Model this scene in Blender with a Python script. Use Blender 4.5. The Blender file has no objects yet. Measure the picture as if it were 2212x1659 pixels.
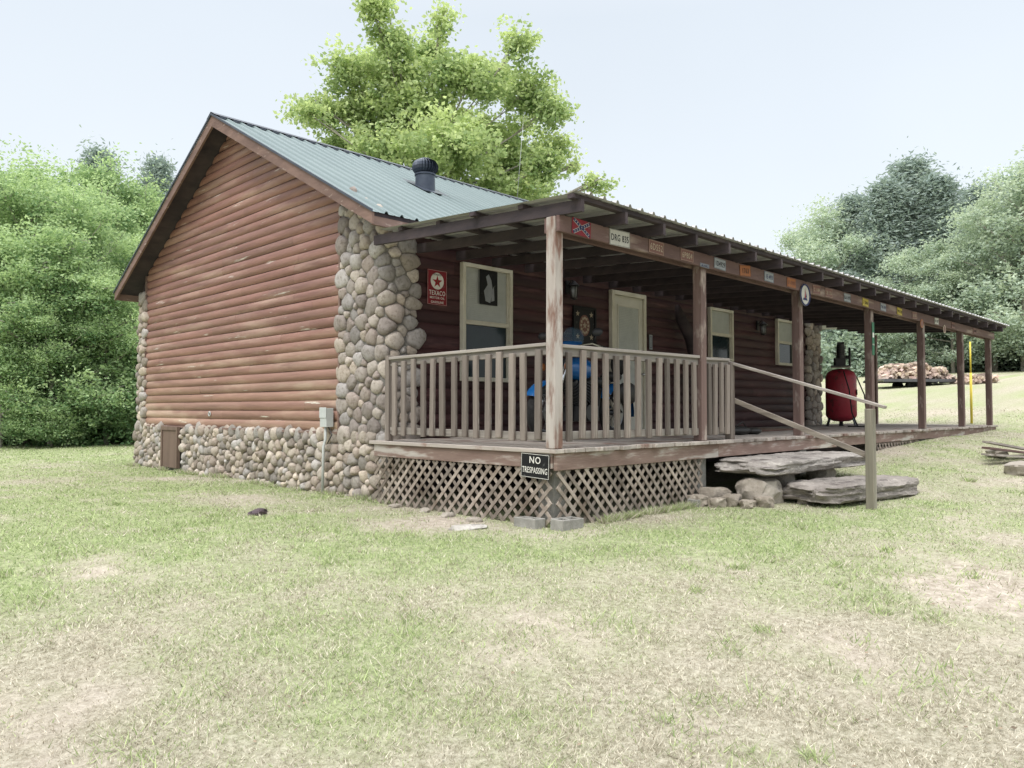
import bpy, math, random
import numpy as np
from mathutils import Vector, Matrix, noise
random.seed(7)
C=bpy.context.scene.collection
WO={}
def link(o):
    C.objects.link(o); return o
# ------------------------------------------------------------------ camera
CX,CY,CZ=-5.372,-4.81,1.11
cam=bpy.data.cameras.new("camera"); co=link(bpy.data.objects.new("camera",cam))
cam.sensor_width=36; cam.lens=26.85; cam.clip_end=2000; cam.clip_start=.05
co.location=(CX,CY,CZ); co.rotation_euler=(math.radians(91.93),0,math.radians(-45))
bpy.context.scene.camera=co
S2=math.sqrt(2)
def DL(d,l): return ((d+l)/S2+CX,(d-l)/S2+CY)
# ------------------------------------------------------------------ builder
BOXF=[(0,1,3,2),(4,6,7,5),(0,4,5,1),(2,3,7,6),(0,2,6,4),(1,5,7,3)]
class MB:
    def __init__(s): s.v=[]; s.f=[]; s.c=[]
    def add(s,vs,fs,col=(1,1,1)):
        n=len(s.v); s.v+= [tuple(v) for v in vs]; s.f+=[tuple(i+n for i in f) for f in fs]
        s.c+=[col]*len(vs); return s
    def box(s,c,size,rot=None,col=(1,1,1)):
        hx,hy,hz=[a/2 for a in size]
        vs=[Vector((x,y,z)) for x in(-hx,hx) for y in(-hy,hy) for z in(-hz,hz)]
        if rot is not None: vs=[rot@v for v in vs]
        c=Vector(c); vs=[v+c for v in vs]
        return s.add(vs,BOXF,col)
    def rbox(s,a,b,col=(1,1,1)):
        return s.box([(a[i]+b[i])/2 for i in range(3)],[abs(b[i]-a[i]) for i in range(3)],None,col)
    def beam(s,p0,p1,w,h,up=(0,0,1),col=(1,1,1)):
        p0=Vector(p0);p1=Vector(p1);d=p1-p0;L=d.length;x=d.normalized();up=Vector(up)
        y=up.cross(x).normalized(); z=x.cross(y)
        return s.box((p0+p1)/2,(L,w,h),Matrix((x,y,z)).transposed(),col)
    def cyl(s,p0,p1,r0,r1=None,n=12,caps=True,col=(1,1,1)):
        if r1 is None:r1=r0
        return s.tube([p0,p1],[r0,r1],n,caps,col)
    def tube(s,pts,rs,n=10,caps=True,col=(1,1,1)):
        pts=[Vector(p) for p in pts]; vs=[]; 
        prev=None
        for i,p in enumerate(pts):
            d=(pts[min(i+1,len(pts)-1)]-pts[max(i-1,0)]).normalized()
            if prev is None:
                a=Vector((0,0,1)) if abs(d.z)<.9 else Vector((1,0,0))
                u=d.cross(a).normalized()
            else:
                u=(prev-d*prev.dot(d)).normalized()
            prev=u; w=d.cross(u)
            for k in range(n):
                t=2*math.pi*k/n; vs.append(p+(u*math.cos(t)+w*math.sin(t))*rs[i])
        fs=[]
        for i in range(len(pts)-1):
            for k in range(n):
                k2=(k+1)%n; fs.append((i*n+k,i*n+k2,(i+1)*n+k2,(i+1)*n+k))
        if caps:
            fs.append(tuple(range(n))[::-1]); fs.append(tuple(range((len(pts)-1)*n,len(pts)*n)))
        return s.add(vs,fs,col)
    def revolve(s,prof,c=(0,0,0),axis='z',n=24,col=(1,1,1)):
        vs=[];c=Vector(c)
        for r,h in prof:
            for k in range(n):
                t=2*math.pi*k/n; a,b=r*math.cos(t),r*math.sin(t)
                v={'z':(a,b,h),'y':(a,h,b),'x':(h,a,b)}[axis]; vs.append(c+Vector(v))
        fs=[]
        for i in range(len(prof)-1):
            for k in range(n):
                k2=(k+1)%n; fs.append((i*n+k,i*n+k2,(i+1)*n+k2,(i+1)*n+k))
        return s.add(vs,fs,col)
    def torus(s,c,R,r,axis='y',n=32,m=10,col=(1,1,1)):
        return s.revolve([(R+r*math.cos(2*math.pi*j/m),r*math.sin(2*math.pi*j/m)) for j in range(m+1)],c,axis,n,col)
    def sphere(s,c,r,n=16,m=10,col=(1,1,1)):
        rx,ry,rz=(r,r,r) if not hasattr(r,'__len__') else r
        vs=[];c=Vector(c)
        for i in range(m+1):
            p=math.pi*i/m
            for k in range(n):
                t=2*math.pi*k/n; vs.append(c+Vector((rx*math.sin(p)*math.cos(t),ry*math.sin(p)*math.sin(t),rz*math.cos(p))))
        fs=[(i*n+k,(i+1)*n+k,(i+1)*n+(k+1)%n,i*n+(k+1)%n) for i in range(m) for k in range(n)]
        return s.add(vs,fs,col)
    def poly(s,pts,y,t=.002,col=(1,1,1)):
        n=len(pts); vs=[(p[0],y,p[1]) for p in pts]+[(p[0],y+t,p[1]) for p in pts]
        fs=[tuple(range(n)),tuple(range(2*n-1,n-1,-1))]+[(i,i+n,(i+1)%n+n,(i+1)%n) for i in range(n)]
        return s.add(vs,fs,col)
def setcol(me,cols):
    a=me.color_attributes.new("col",'FLOAT_COLOR','POINT')
    arr=np.ones((len(me.vertices),4),dtype=np.float32); arr[:,:3]=np.asarray(cols,dtype=np.float32)
    a.data.foreach_set("color",arr.ravel())
def tag(o,label=None,cat=None,group=None,kind=None):
    if label:o["label"]=label
    if cat:o["category"]=cat
    if group:o["group"]=group
    if kind:o["kind"]=kind
    return o
def empty(name,loc,label=None,cat=None,group=None,rotz=0):
    o=link(bpy.data.objects.new(name,None)); o.location=loc; o.empty_display_size=.2
    o.rotation_euler=(0,0,rotz); WO[o.name]=Vector(loc) if rotz==0 else Vector((0,0,0))
    tag(o,label,cat,group); return o
def build(mb,name,mat,parent=None,smooth=False,bevel=0,origin=None,label=None,cat=None,group=None,kind=None):
    me=bpy.data.meshes.new(name)
    vs=np.array(mb.v,dtype=float)
    if origin is None:
        mn,mx=vs.min(0),vs.max(0); origin=Vector(((mn[0]+mx[0])/2,(mn[1]+mx[1])/2,mn[2]))
    origin=Vector(origin)
    me.from_pydata((vs-np.array(origin)).tolist(),[],mb.f); setcol(me,mb.c)
    if smooth:
        me.polygons.foreach_set("use_smooth",[True]*len(me.polygons))
    me.materials.append(mat)
    o=link(bpy.data.objects.new(name,me)); WO[o.name]=origin
    if parent is not None:
        o.parent=parent; o.location=origin-WO[parent.name]
    else: o.location=origin
    if bevel:
        m=o.modifiers.new("b",'BEVEL'); m.width=bevel; m.segments=1; m.limit_method='ANGLE'
    if smooth=='auto':
        m=o.modifiers.new("e",'EDGE_SPLIT'); m.split_angle=math.radians(40)
    tag(o,label,cat,group,kind)
    return o
def boxes(name,mat,parent,lst,bevel=0,col=None):
    for a,b in lst:
        k=random.uniform(.85,1.1); o=build(MB().rbox(a,b,(k,k,k)),name,mat,parent,bevel=bevel)
    return o
# ------------------------------------------------------------------ materials
def lin(c):
    return tuple(((x/255)/12.92 if x/255<=.04045 else ((x/255+.055)/1.055)**2.4) for x in c)
def mk(name,c1,c2=None,scale=4,stretch=(1,1,1),rough=.8,bump=.15,bscale=60,metal=0,c3=None,t3=(.55,.65),s3=3,st3=None,c4=None,t4=(.6,.68),s4=20,spec=.3,bdist=.02):
    m=bpy.data.materials.new(name); m.use_nodes=True; nt=m.node_tree; N=nt.nodes; L=nt.links; b=N["Principled BSDF"]
    b.inputs["Roughness"].default_value=rough; b.inputs["Metallic"].default_value=metal
    b.inputs["Specular IOR Level"].default_value=spec
    tc=N.new("ShaderNodeTexCoord")
    def nz(sc,st,det=6):
        mp=N.new("ShaderNodeMapping"); mp.inputs["Scale"].default_value=st
        L.new(tc.outputs["Object"],mp.inputs[0]); n=N.new("ShaderNodeTexNoise"); n.inputs["Scale"].default_value=sc
        n.inputs["Detail"].default_value=det; n.inputs["Roughness"].default_value=.62
        L.new(mp.outputs[0],n.inputs["Vector"]); return n.outputs["Fac"]
    def mix(f,a,bb,mode='MIX'):
        x=N.new("ShaderNodeMix"); x.data_type='RGBA'; x.blend_type=mode
        for i,v in ((0,f),(6,a),(7,bb)):
            if hasattr(v,'is_output'): L.new(v,x.inputs[i])
            else: x.inputs[i].default_value=v if not hasattr(v,'__len__') else (*v,1)
        return x.outputs[2]
    def rng(v,a,bb):
        r=N.new("ShaderNodeMapRange"); r.inputs[1].default_value=a; r.inputs[2].default_value=bb; L.new(v,r.inputs[0]); return r.outputs[0]
    c2=c2 or c1
    n1=nz(scale,stretch); col=mix(rng(n1,.32,.68),c1,c2)
    if c3: col=mix(rng(nz(s3,st3 or stretch),*t3),col,c3)
    if c4: col=mix(rng(nz(s4,stretch),*t4),col,c4)
    at=N.new("ShaderNodeAttribute"); at.attribute_name="col"
    col=mix(1.0,col,at.outputs["Color"],'MULTIPLY')
    L.new(col,b.inputs["Base Color"])
    if bump:
        bp=N.new("ShaderNodeBump"); bp.inputs["Strength"].default_value=bump; bp.inputs["Distance"].default_value=bdist
        L.new(nz(bscale,stretch,4),bp.inputs["Height"]); L.new(bp.outputs[0],b.inputs["Normal"])
    return m
GY=(1,.06,1); GX=(.06,1,1); GZ=(1,1,.06)
M_log=mk("log_siding_stain",(.165,.082,.066),(.28,.148,.118),6,(1,.10,1.2),.55,.35,18,c3=(.37,.25,.195),t3=(.50,.76),s3=2.2,st3=(1,.22,1.5),c4=(.66,.60,.55),t4=(.64,.72),s4=9,spec=.4)
M_wallred=mk("porch_shaded_red_log_wall",(.032,.014,.016),(.068,.028,.029),6,(.12,1,1.2),.6,.3,18,c3=(.12,.06,.055),t3=(.56,.76),s3=4,st3=(.3,1,2))  # red-brown siding, with the shade under the porch put into its dark colour
M_fascia=mk("brown_fascia_wood",(.14,.092,.078),(.25,.17,.14),5,(.3,.3,1),.8,.3,30,c4=(.40,.33,.29),t4=(.6,.7),s4=14)
M_darkwood=mk("dark_stained_framing",(.032,.027,.033),(.072,.055,.058),6,(.3,.3,1),.85,.3,30)
M_grey=mk("grey_weathered_wood_vertical",(.135,.112,.098),(.29,.25,.22),9,GZ,.9,.6,22,c3=(.085,.062,.052),t3=(.50,.66),s3=12,c4=(.42,.38,.34),t4=(.58,.7),s4=20)
M_greyx=mk("grey_weathered_wood_long",(.23,.205,.185),(.40,.365,.33),9,GX,.9,.5,22,c3=(.13,.105,.09),t3=(.54,.7),s3=12)
M_greyy=mk("grey_weathered_wood_cross",(.23,.205,.185),(.40,.365,.33),9,GY,.9,.5,22,c3=(.13,.105,.09),t3=(.54,.7),s3=12)
M_deck=mk("weathered_deck_boards",(.27,.245,.225),(.44,.40,.37),8,GY,.9,.4,22,c3=(.20,.13,.11),t3=(.54,.64),s3=2,st3=(1,1,1))
M_rim=mk("peeling_brown_rim_board",(.175,.115,.095),(.30,.22,.185),6,(.2,.2,1.5),.85,.4,20,c3=(.46,.42,.38),t3=(.52,.62),s3=6)
M_beam=mk("red_brown_beam_paint",(.095,.058,.054),(.165,.105,.095),5,(.15,.5,1),.8,.3,20,c3=(.30,.235,.20),t3=(.56,.7),s3=6)
M_post=mk("brown_post_wood",(.095,.062,.056),(.18,.122,.108),7,GZ,.85,.4,20,c3=(.34,.29,.255),t3=(.53,.66),s3=6,st3=(1,1,.3))
M_postw=mk("peeling_white_and_rust_post_paint",(.48,.44,.41),(.31,.265,.235),7,(1,1,.15),.85,.4,20,c3=(.19,.11,.085),t3=(.48,.60),s3=7,st3=(1,1,.25))
M_hpost=mk("mossy_grey_post",(.15,.14,.11),(.28,.255,.205),8,GZ,.9,.5,22,c3=(.38,.35,.30),t3=(.56,.7),s3=9)
M_lattice=mk("weathered_lattice",(.21,.17,.14),(.40,.345,.295),8,(1,1,1),.9,.4,30,c3=(.16,.125,.095),t3=(.52,.68),s3=3)
M_stone=mk("river_stone",(.80,.78,.75),(1,1,1),9,(1,1,1),.85,.5,34,c4=(.55,.52,.49),t4=(.50,.7),s4=22)
M_mortar=mk("mortar",(.14,.13,.12),(.24,.23,.21),10,rough=.95,bump=.6,bscale=30)
M_slab=mk("rough_sandstone",(.20,.185,.17),(.39,.36,.33),3,(1,1,2.5),.95,.8,11,c3=(.11,.095,.088),t3=(.54,.66),s3=5,st3=(.6,.6,6),bdist=.05,c4=(.50,.47,.42),t4=(.58,.7),s4=9)
M_rock=mk("tan_rock",(.26,.23,.19),(.44,.40,.35),3,rough=.9,bump=.6,bscale=14,c3=(.15,.13,.11),t3=(.54,.66),s3=6,bdist=.04,c4=(.52,.48,.42),t4=(.58,.7),s4=12)
M_roof=mk("green_grey_metal_roofing",(.135,.180,.183),(.165,.212,.214),1.2,(1,.2,1),.55,.03,8,metal=0,spec=.3)
M_roofdark=mk("dark_metal_flashing",(.045,.055,.075),(.08,.09,.11),4,rough=.5,bump=.1,metal=.3)
M_sheet=mk("weathered_galvanised_sheet",(.36,.36,.37),(.52,.52,.52),3,(1,.15,1),.55,.1,20,metal=0,c3=(.20,.18,.17),t3=(.54,.7),s3=5)
M_cream=mk("cream_window_trim",(.52,.49,.40),(.60,.575,.48),8,rough=.6,bump=.1)
M_blind=mk("pale_blinds",(.42,.44,.43),(.50,.52,.51),5,rough=.6,bump=0)
M_glass=mk("dark_window_glass",(.012,.02,.025),(.02,.035,.04),2,rough=.08,bump=0,spec=.3)
M_door=mk("pale_door_paint",(.52,.50,.43),(.60,.58,.51),4,rough=.5,bump=.05)
M_black=mk("black_painted_metal",(.012,.012,.014),(.025,.025,.028),6,rough=.45,bump=.05,spec=.5)
M_vent=mk("dark_blue_grey_vent",(.035,.045,.07),(.06,.075,.10),6,rough=.4,bump=.05,metal=.3,spec=.5)
M_rubber=mk("black_rubber",(.015,.015,.016),(.03,.03,.03),20,rough=.85,bump=.2)
M_chrome=mk("chrome",(.5,.5,.52),(.6,.6,.62),4,rough=.18,bump=0,metal=1)
M_rimm=mk("dull_wheel_metal",(.12,.12,.13),(.18,.18,.19),4,rough=.3,bump=0,metal=.9)
M_blue=mk("blue_motorcycle_paint",(.006,.09,.27),(.01,.11,.33),3,rough=.18,bump=0,spec=.6)
M_leather=mk("black_leather",(.02,.02,.02),(.03,.028,.026),10,rough=.5,bump=.2)
M_redpaint=mk("red_tank_paint",(.25,.02,.035),(.33,.035,.05),4,rough=.4,bump=.05,c4=(.08,.03,.03),t4=(.56,.68),s4=8)
M_greybox=mk("grey_electrical_box",(.42,.44,.43),(.5,.52,.51),6,rough=.5,bump=.05)
M_brownpanel=mk("brown_access_panel",(.12,.085,.065),(.2,.14,.11),5,GZ,.8,.3,20)
M_bark=mk("tree_bark",(.24,.22,.19),(.42,.39,.35),6,(1,1,.3),.95,.6,12,bdist=.05)
M_yellow=mk("yellow_paint",(.62,.50,.06),(.7,.56,.08),5,rough=.5,bump=.05)
M_conc=mk("concrete_block",(.22,.21,.19),(.34,.33,.30),8,rough=.95,bump=.5,bscale=50)
M_fire=mk("split_firewood",(.46,.37,.31),(.60,.51,.45),12,rough=.9,bump=.4,bscale=30,c3=(.26,.21,.18),t3=(.55,.65),s3=8)
M_leaflit=mk("dry_leaf",(.20,.15,.10),(.36,.29,.21),9,rough=.9,bump=0)
def flat(name,rgb,rough=.55): 
    c=lin(rgb); return mk(name,c,tuple(x*.8 for x in c),12,rough=rough,bump=.03,c4=tuple(x*.5+.06 for x in c),t4=(.6,.72),s4=14)
P_white=flat("white_plate_enamel",(222,220,212)); P_navy=flat("navy_enamel",(28,36,84)); P_red=flat("red_enamel",(150,28,42))
P_offw=flat("dull_white_plate",(186,184,176)); P_dred=flat("dull_red_plate",(128,32,44))
P_yel=flat("yellow_plate_enamel",(180,160,62)); P_org=flat("orange_plate_enamel",(150,92,50)); P_blk=flat("black_sign_enamel",(18,18,22))
P_rust=flat("rusty_plate",(118,82,74)); P_grn=flat("green_enamel",(36,100,70)); P_tan=flat("tan_plate_enamel",(172,158,138)); P_gry=flat("grey_plate_enamel",(146,150,154))
def foliage(name,ca,cb,tr=.35):
    m=bpy.data.materials.new(name); m.use_nodes=True; nt=m.node_tree; N=nt.nodes; L=nt.links
    N.remove(N["Principled BSDF"]); out=N["Material Output"]
    at=N.new("ShaderNodeAttribute"); at.attribute_name="col"
    sx=N.new("ShaderNodeSeparateColor"); L.new(at.outputs["Color"],sx.inputs[0])
    mx=N.new("ShaderNodeMix"); mx.data_type='RGBA'; mx.inputs[6].default_value=(*ca,1); mx.inputs[7].default_value=(*cb,1)
    L.new(sx.outputs[0],mx.inputs[0])
    d=N.new("ShaderNodeBsdfDiffuse"); t=N.new("ShaderNodeBsdfTranslucent")
    L.new(mx.outputs[2],d.inputs[0])
    br=N.new("ShaderNodeMix"); br.data_type='RGBA'; br.blend_type='MULTIPLY'; br.inputs[0].default_value=1; br.inputs[7].default_value=(1.2,1.2,.95,1)
    L.new(mx.outputs[2],br.inputs[6]); L.new(br.outputs[2],t.inputs[0])
    a=N.new("ShaderNodeMixShader"); a.inputs[0].default_value=tr; L.new(d.outputs[0],a.inputs[1]); L.new(t.outputs[0],a.inputs[2])
    L.new(a.outputs[0],out.inputs[0]); return m
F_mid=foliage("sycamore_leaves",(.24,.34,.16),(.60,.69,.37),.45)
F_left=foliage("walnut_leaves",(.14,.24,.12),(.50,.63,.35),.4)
F_dark=foliage("haze_tinted_cedar_leaves",(.25,.315,.30),(.44,.51,.46),.3)  # cedar green lightened and blued, air haze painted into the leaves
F_far=foliage("haze_tinted_oak_leaves",(.30,.38,.32),(.54,.62,.49),.35)  # pale bluish leaf colour stands in for haze over distance
# ------------------------------------------------------------------ ground
def vn(x,y,s):
    xi=np.floor(x);yi=np.floor(y);fx=x-xi;fy=y-yi;fx=fx*fx*(3-2*fx);fy=fy*fy*(3-2*fy)
    def h(a,b):
        v=np.sin(a*127.1+b*311.7+s*74.7)*43758.5453; return v-np.floor(v)
    return (h(xi,yi)*(1-fx)+h(xi+1,yi)*fx)*(1-fy)+(h(xi,yi+1)*(1-fx)+h(xi+1,yi+1)*fx)*fy
def fbm(x,y,s,o=5,sc=1.0):
    r=0;a=.5;t=0
    for i in range(o):
        r=r+a*vn(x*sc+i*13.7,y*sc-i*7.3,s+i);t+=a;a*=.6;sc*=2.1
    return r/t
def gz(X,Y):
    X=np.asarray(X,float);Y=np.asarray(Y,float)
    s=X+.9*np.minimum(Y,0)
    g=np.interp(s,[0,3,5,8,10.5,15.6,25,35,50,80,150,400],[0,.03,.18,.41,.53,.62,1.6,2.5,3.5,5,8,12])
    d=(X-CX+Y-CY)/S2
    k=np.clip((7-d)/6,0,1);k=k*k*(3-2*k)
    bumps=(fbm(X,Y,3,3,.6)-.5)*.07*np.clip((np.hypot(X,Y)-1)/4,0,1)
    return g-.30*k+bumps
def g1(x,y): return float(gz(np.array([x]),np.array([y]))[0])
def gauss(X,Y,cx,cy,rx,ry=None,ang=0):
    ry=ry or rx;c,s=math.cos(ang),math.sin(ang);u=(X-cx)*c+(Y-cy)*s;v=-(X-cx)*s+(Y-cy)*c
    return np.exp(-(u/rx)**2-(v/ry)**2)
def dry(X,Y):
    d=(X-CX+Y-CY)/S2
    v=fbm(X,Y,11,5,.9)*1.9-.42+.42*np.clip((5.8-d)/3,0,1)
    v=v-.75*gauss(X,Y,-.2,-1.1,1.9,.8,-.75)-.5*gauss(X,Y,2.2,-2.0,1.6,.7,-.5)-.4*gauss(X,Y,-3,5,3,5)-.15*gauss(X,Y,-5,1,2,3)
    v=v-.7*np.clip((d-12)/5,0,1)*np.clip((4-X)/3,0,1)
    return np.clip(v,0.08,.95)
def bare(X,Y):
    v=np.clip((fbm(X,Y,29,5,.9)-.60)/.12,0,1)*.5
    v=v+.85*gauss(X,Y,.5,-3.5,1.5,.5,.6)*fbm(X,Y,5,4,2)*1.7+.6*gauss(X,Y,3.2,-2.6,.8,.4)+.5*gauss(X,Y,-.4,.8,.5,1.6)*fbm(X,Y,8,4,3)*1.6
    v=v+.65*np.clip(fbm(X,Y,41,4,2.9)*3-1.72,0,1)
    return np.clip(v,0,.9)
def axis(lo,hi,st):
    a=list(np.arange(lo,hi+st/2,st)); x=a[-1];s=st
    while x<450: s*=1.18;x+=s;a.append(x)
    x=a[0];s=st;pre=[]
    while x>-450: s*=1.18;x-=s;pre.append(x)
    return np.array(pre[::-1]+a)
ax=axis(-8,14,.09);ay=axis(-7,13,.09)
X,Y=np.meshgrid(ax,ay,indexing='ij');Z=gz(X,Y);nx,ny=X.shape
vs=np.stack([X,Y,Z],-1).reshape(-1,3)
idx=np.arange(nx*ny).reshape(nx,ny)
fs=np.stack([idx[:-1,:-1],idx[1:,:-1],idx[1:,1:],idx[:-1,1:]],-1).reshape(-1,4)
def fastmesh(name,vs,fs,cols,smooth=False):
    me=bpy.data.meshes.new(name);k=fs.shape[1]
    me.vertices.add(len(vs));me.vertices.foreach_set("co",np.ascontiguousarray(vs,dtype=np.float32).ravel())
    me.loops.add(fs.size);me.loops.foreach_set("vertex_index",np.ascontiguousarray(fs,dtype=np.int32).ravel())
    me.polygons.add(len(fs));me.polygons.foreach_set("loop_start",np.arange(0,fs.size,k,dtype=np.int32))
    me.polygons.foreach_set("use_smooth",np.full(len(fs),smooth))
    me.update(calc_edges=True);setcol(me,cols);return me
dr=dry(X,Y);ba=bare(X,Y)
cols=np.stack([dr,ba,dr*0],-1).reshape(-1,3)
me=fastmesh("ground",vs,fs,cols,True)
m=bpy.data.materials.new("lawn_ground");m.use_nodes=True;nt=m.node_tree;N=nt.nodes;L=nt.links;b=N["Principled BSDF"];b.inputs["Roughness"].default_value=.95;b.inputs["Specular IOR Level"].default_value=.1
def gm(a,bb,f,mode='MIX'):
    x=N.new("ShaderNodeMix");x.data_type='RGBA';x.blend_type=mode
    for i,v in((0,f),(6,a),(7,bb)):
        if hasattr(v,'is_output'):L.new(v,x.inputs[i])
        else:x.inputs[i].default_value=v if not hasattr(v,'__len__') else(*v,1)
    return x.outputs[2]
at=N.new("ShaderNodeAttribute");at.attribute_name="col";se=N.new("ShaderNodeSeparateColor");L.new(at.outputs["Color"],se.inputs[0])
gp=N.new("ShaderNodeNewGeometry")
def nn(sc,det=6,a=.35,bb=.65):
    n=N.new("ShaderNodeTexNoise");n.inputs["Scale"].default_value=sc;n.inputs["Detail"].default_value=det;n.inputs["Roughness"].default_value=.7;L.new(gp.outputs["Position"],n.inputs["Vector"])
    r=N.new("ShaderNodeMapRange");r.inputs[1].default_value=a;r.inputs[2].default_value=bb;L.new(n.outputs["Fac"],r.inputs[0]);return r.outputs[0]
gr=gm((.20,.25,.11),(.42,.48,.25),nn(18));st=gm((.25,.225,.16),(.56,.52,.42),nn(25));so=gm((.36,.305,.25),(.64,.56,.49),nn(12))
c=gm(gr,st,se.outputs[0]);c=gm(c,so,se.outputs[1])
c=gm(c,(.50,.48,.45),nn(60,3,.45,.9),'MULTIPLY')
L.new(c,b.inputs["Base Color"])
bp=N.new("ShaderNodeBump");bp.inputs["Strength"].default_value=.9;bp.inputs["Distance"].default_value=.03;L.new(nn(35,6,0,1),bp.inputs["Height"]);L.new(bp.outputs[0],b.inputs["Normal"])
me.materials.append(m);o=link(bpy.data.objects.new("ground",me));tag(o,kind="structure")
rg=np.random.default_rng(5)
def mkblades(x,y,d,hs,cl,D):
    n=len(x)
    h=rg.uniform(.3,1,n)*hs*(.55+.9*cl)*(1.15-.5*D);w=(.0011+.00045*d)*rg.uniform(.7,1.4,n)
    a=rg.uniform(0,2*math.pi,n);ta=rg.uniform(0,2*math.pi,n);lean=rg.uniform(.2,1.7,n)*h
    z=gz(x,y)-.004
    p0=np.stack([x-np.cos(a)*w,y-np.sin(a)*w,z],-1);p1=np.stack([x+np.cos(a)*w,y+np.sin(a)*w,z],-1)
    p2=np.stack([x+np.cos(ta)*lean,y+np.sin(ta)*lean,z+h],-1)
    v=np.stack([p0,p1,p2],1).reshape(-1,3)
    r=rg.uniform(0,1,n);isdry=(rg.uniform(0,1,n)<np.clip(D*.95+.10,0,1))[:,None]
    g=np.array([.20,.27,.11])*(1-r[:,None])+np.array([.54,.62,.32])*r[:,None]
    s=np.array([.28,.245,.18])*(1-r[:,None])+np.array([.80,.75,.62])*r[:,None]
    c=np.where(isdry,s,g);return v,np.repeat(c,3,0)
def blades(n,dmin,dmax,amax,hs):
    d=np.exp(rg.uniform(math.log(dmin),math.log(dmax),n));th=rg.uniform(-amax,amax,n)
    fx=d*np.cos(th);l=d*np.sin(th)
    x=(fx+l)/S2+CX;y=(fx-l)/S2+CY
    inside=((x>-.02)&(x<16)&(y>-.05)&(y<3.2))|((x>.1)&(x<13.1)&(y>2.9)&(y<11.5))
    cl=fbm(x,y,77,4,5.0)
    B=bare(x,y);keep=(~inside)&(rg.uniform(0,1,n)>B*.92)&(rg.uniform(0,1,n)<.35+1.1*(cl-.2))
    x,y,d,cl=x[keep],y[keep],d[keep],cl[keep]
    return mkblades(x,y,d,hs,cl,dry(x,y))
v1,c1=blades(860000,1.4,27,.95,.034)
V=[v1];K=[c1]
for i in range(260):
    d=math.exp(rg.uniform(math.log(2),math.log(12)));th=rg.uniform(-.75,.75);l=d*math.sin(th);f_=d*math.cos(th);x,y=(f_+l)/S2+CX,(f_-l)/S2+CY
    if (x>-.1 and y>-.1): continue
    n=int(rg.uniform(30,110));r=rg.uniform(.03,.14)
    xx=x+rg.normal(0,r,n);yy=y+rg.normal(0,r,n)
    v,c=mkblades(xx,yy,np.full(n,d)*1.2,rg.uniform(.035,.06),np.full(n,.6),np.full(n,.02 if rg.uniform()<.6 else .9));V.append(v);K.append(c)
n=9000;t=rg.uniform(0,1,n);wch=rg.uniform(0,1,n)<.6
x=np.where(wch,.07-rg.uniform(0,.1,n),t*3.0);y=np.where(wch,t*11.4,-.1-rg.uniform(0,.08,n));dd=(x-CX+y-CY)/S2
kk=fbm(x,y,4,3,2.5)>.5;x,y,dd=x[kk],y[kk],dd[kk]
v,c=mkblades(x,y,dd,.09,np.full(len(x),.6),np.full(len(x),.35));V.append(v);K.append(c)
v1=np.concatenate(V);c1=np.concatenate(K)
me=fastmesh("grass",v1,np.arange(len(v1)).reshape(-1,3),c1)
m=bpy.data.materials.new("grass_blades");m.use_nodes=True;nt=m.node_tree;N=nt.nodes;L=nt.links;N.remove(N["Principled BSDF"])
at=N.new("ShaderNodeAttribute");at.attribute_name="col";d_=N.new("ShaderNodeBsdfDiffuse");t_=N.new("ShaderNodeBsdfTranslucent");mx=N.new("ShaderNodeMixShader");mx.inputs[0].default_value=.3
L.new(at.outputs[0],d_.inputs[0]);L.new(at.outputs[0],t_.inputs[0]);L.new(d_.outputs[0],mx.inputs[1]);L.new(t_.outputs[0],mx.inputs[2]);L.new(mx.outputs[0],N["Material Output"].inputs[0])
me.materials.append(m);o=link(bpy.data.objects.new("grass",me));tag(o,kind="stuff",label="short patchy green and straw-coloured lawn grass",cat="grass")
n=420;d=np.exp(rg.uniform(math.log(2.2),math.log(13),n));th=rg.uniform(-.8,.8,n);x=(d*np.cos(th)+d*np.sin(th))/S2+CX;y=(d*np.cos(th)-d*np.sin(th))/S2+CY
k=~((x>-.1)&(y>-.1));x,y,d=x[k],y[k],d[k];n=len(x);z=gz(x,y)+.012
a=rg.uniform(0,6.28,n);s=rg.uniform(.006,.014,n);t1=rg.uniform(-.4,.4,n);t2=rg.uniform(-.4,.4,n)
ux,uy=np.cos(a)*s,np.sin(a)*s
vs=np.stack([np.stack([x-ux,y-uy,z-t1*s],-1),np.stack([x+uy*.6,y-ux*.6,z+t2*s],-1),np.stack([x+ux,y+uy,z+t1*s],-1),np.stack([x-uy*.6,y+ux*.6,z-t2*s],-1)],1).reshape(-1,3)
me=fastmesh("leaf_litter",vs,np.arange(4*n).reshape(-1,4),np.repeat(rg.uniform(.4,1.1,n)[:,None]*np.ones(3),4,0));me.materials.append(M_leaflit)
o=link(bpy.data.objects.new("leaf_litter",me));tag(o,kind="stuff",label="scattered small dry brown leaves on the lawn",cat="fallen leaves")
# ------------------------------------------------------------------ cabin
XW=.2;YW=3.0;YB=11.35;RY=7.2;EV=4.47;ZE=3.48;ZR=5.86;SL=(ZR-ZE)/EV;XE=13.0
def under(y): return ZE-.075+SL*(EV-abs(y-RY))
def yext(z): return EV-(z-(ZE-.075))/SL
cabin=empty("log_cabin",(6,7,0),"single-storey log-sided cabin with river stone corners and green metal roof","house")
mb=MB()
c0=XW+.015
pent=[(3.03,-.3),(11.3,-.3),(11.3,under(11.3)-.01),(RY,under(RY)-.01),(3.03,under(3.03)-.01)]
vs_=[(c0,y,z) for y,z in pent]+[(XE-.08,y,z) for y,z in pent]
mb.add(vs_,[(0,1,2,3,4),(9,8,7,6,5)]+[(i,i+5,(i+1)%5+5,(i+1)%5) for i in range(5)])
build(mb,"light_block_core",M_darkwood,cabin)  # unseen solid fill added behind the logs to block light
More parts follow.
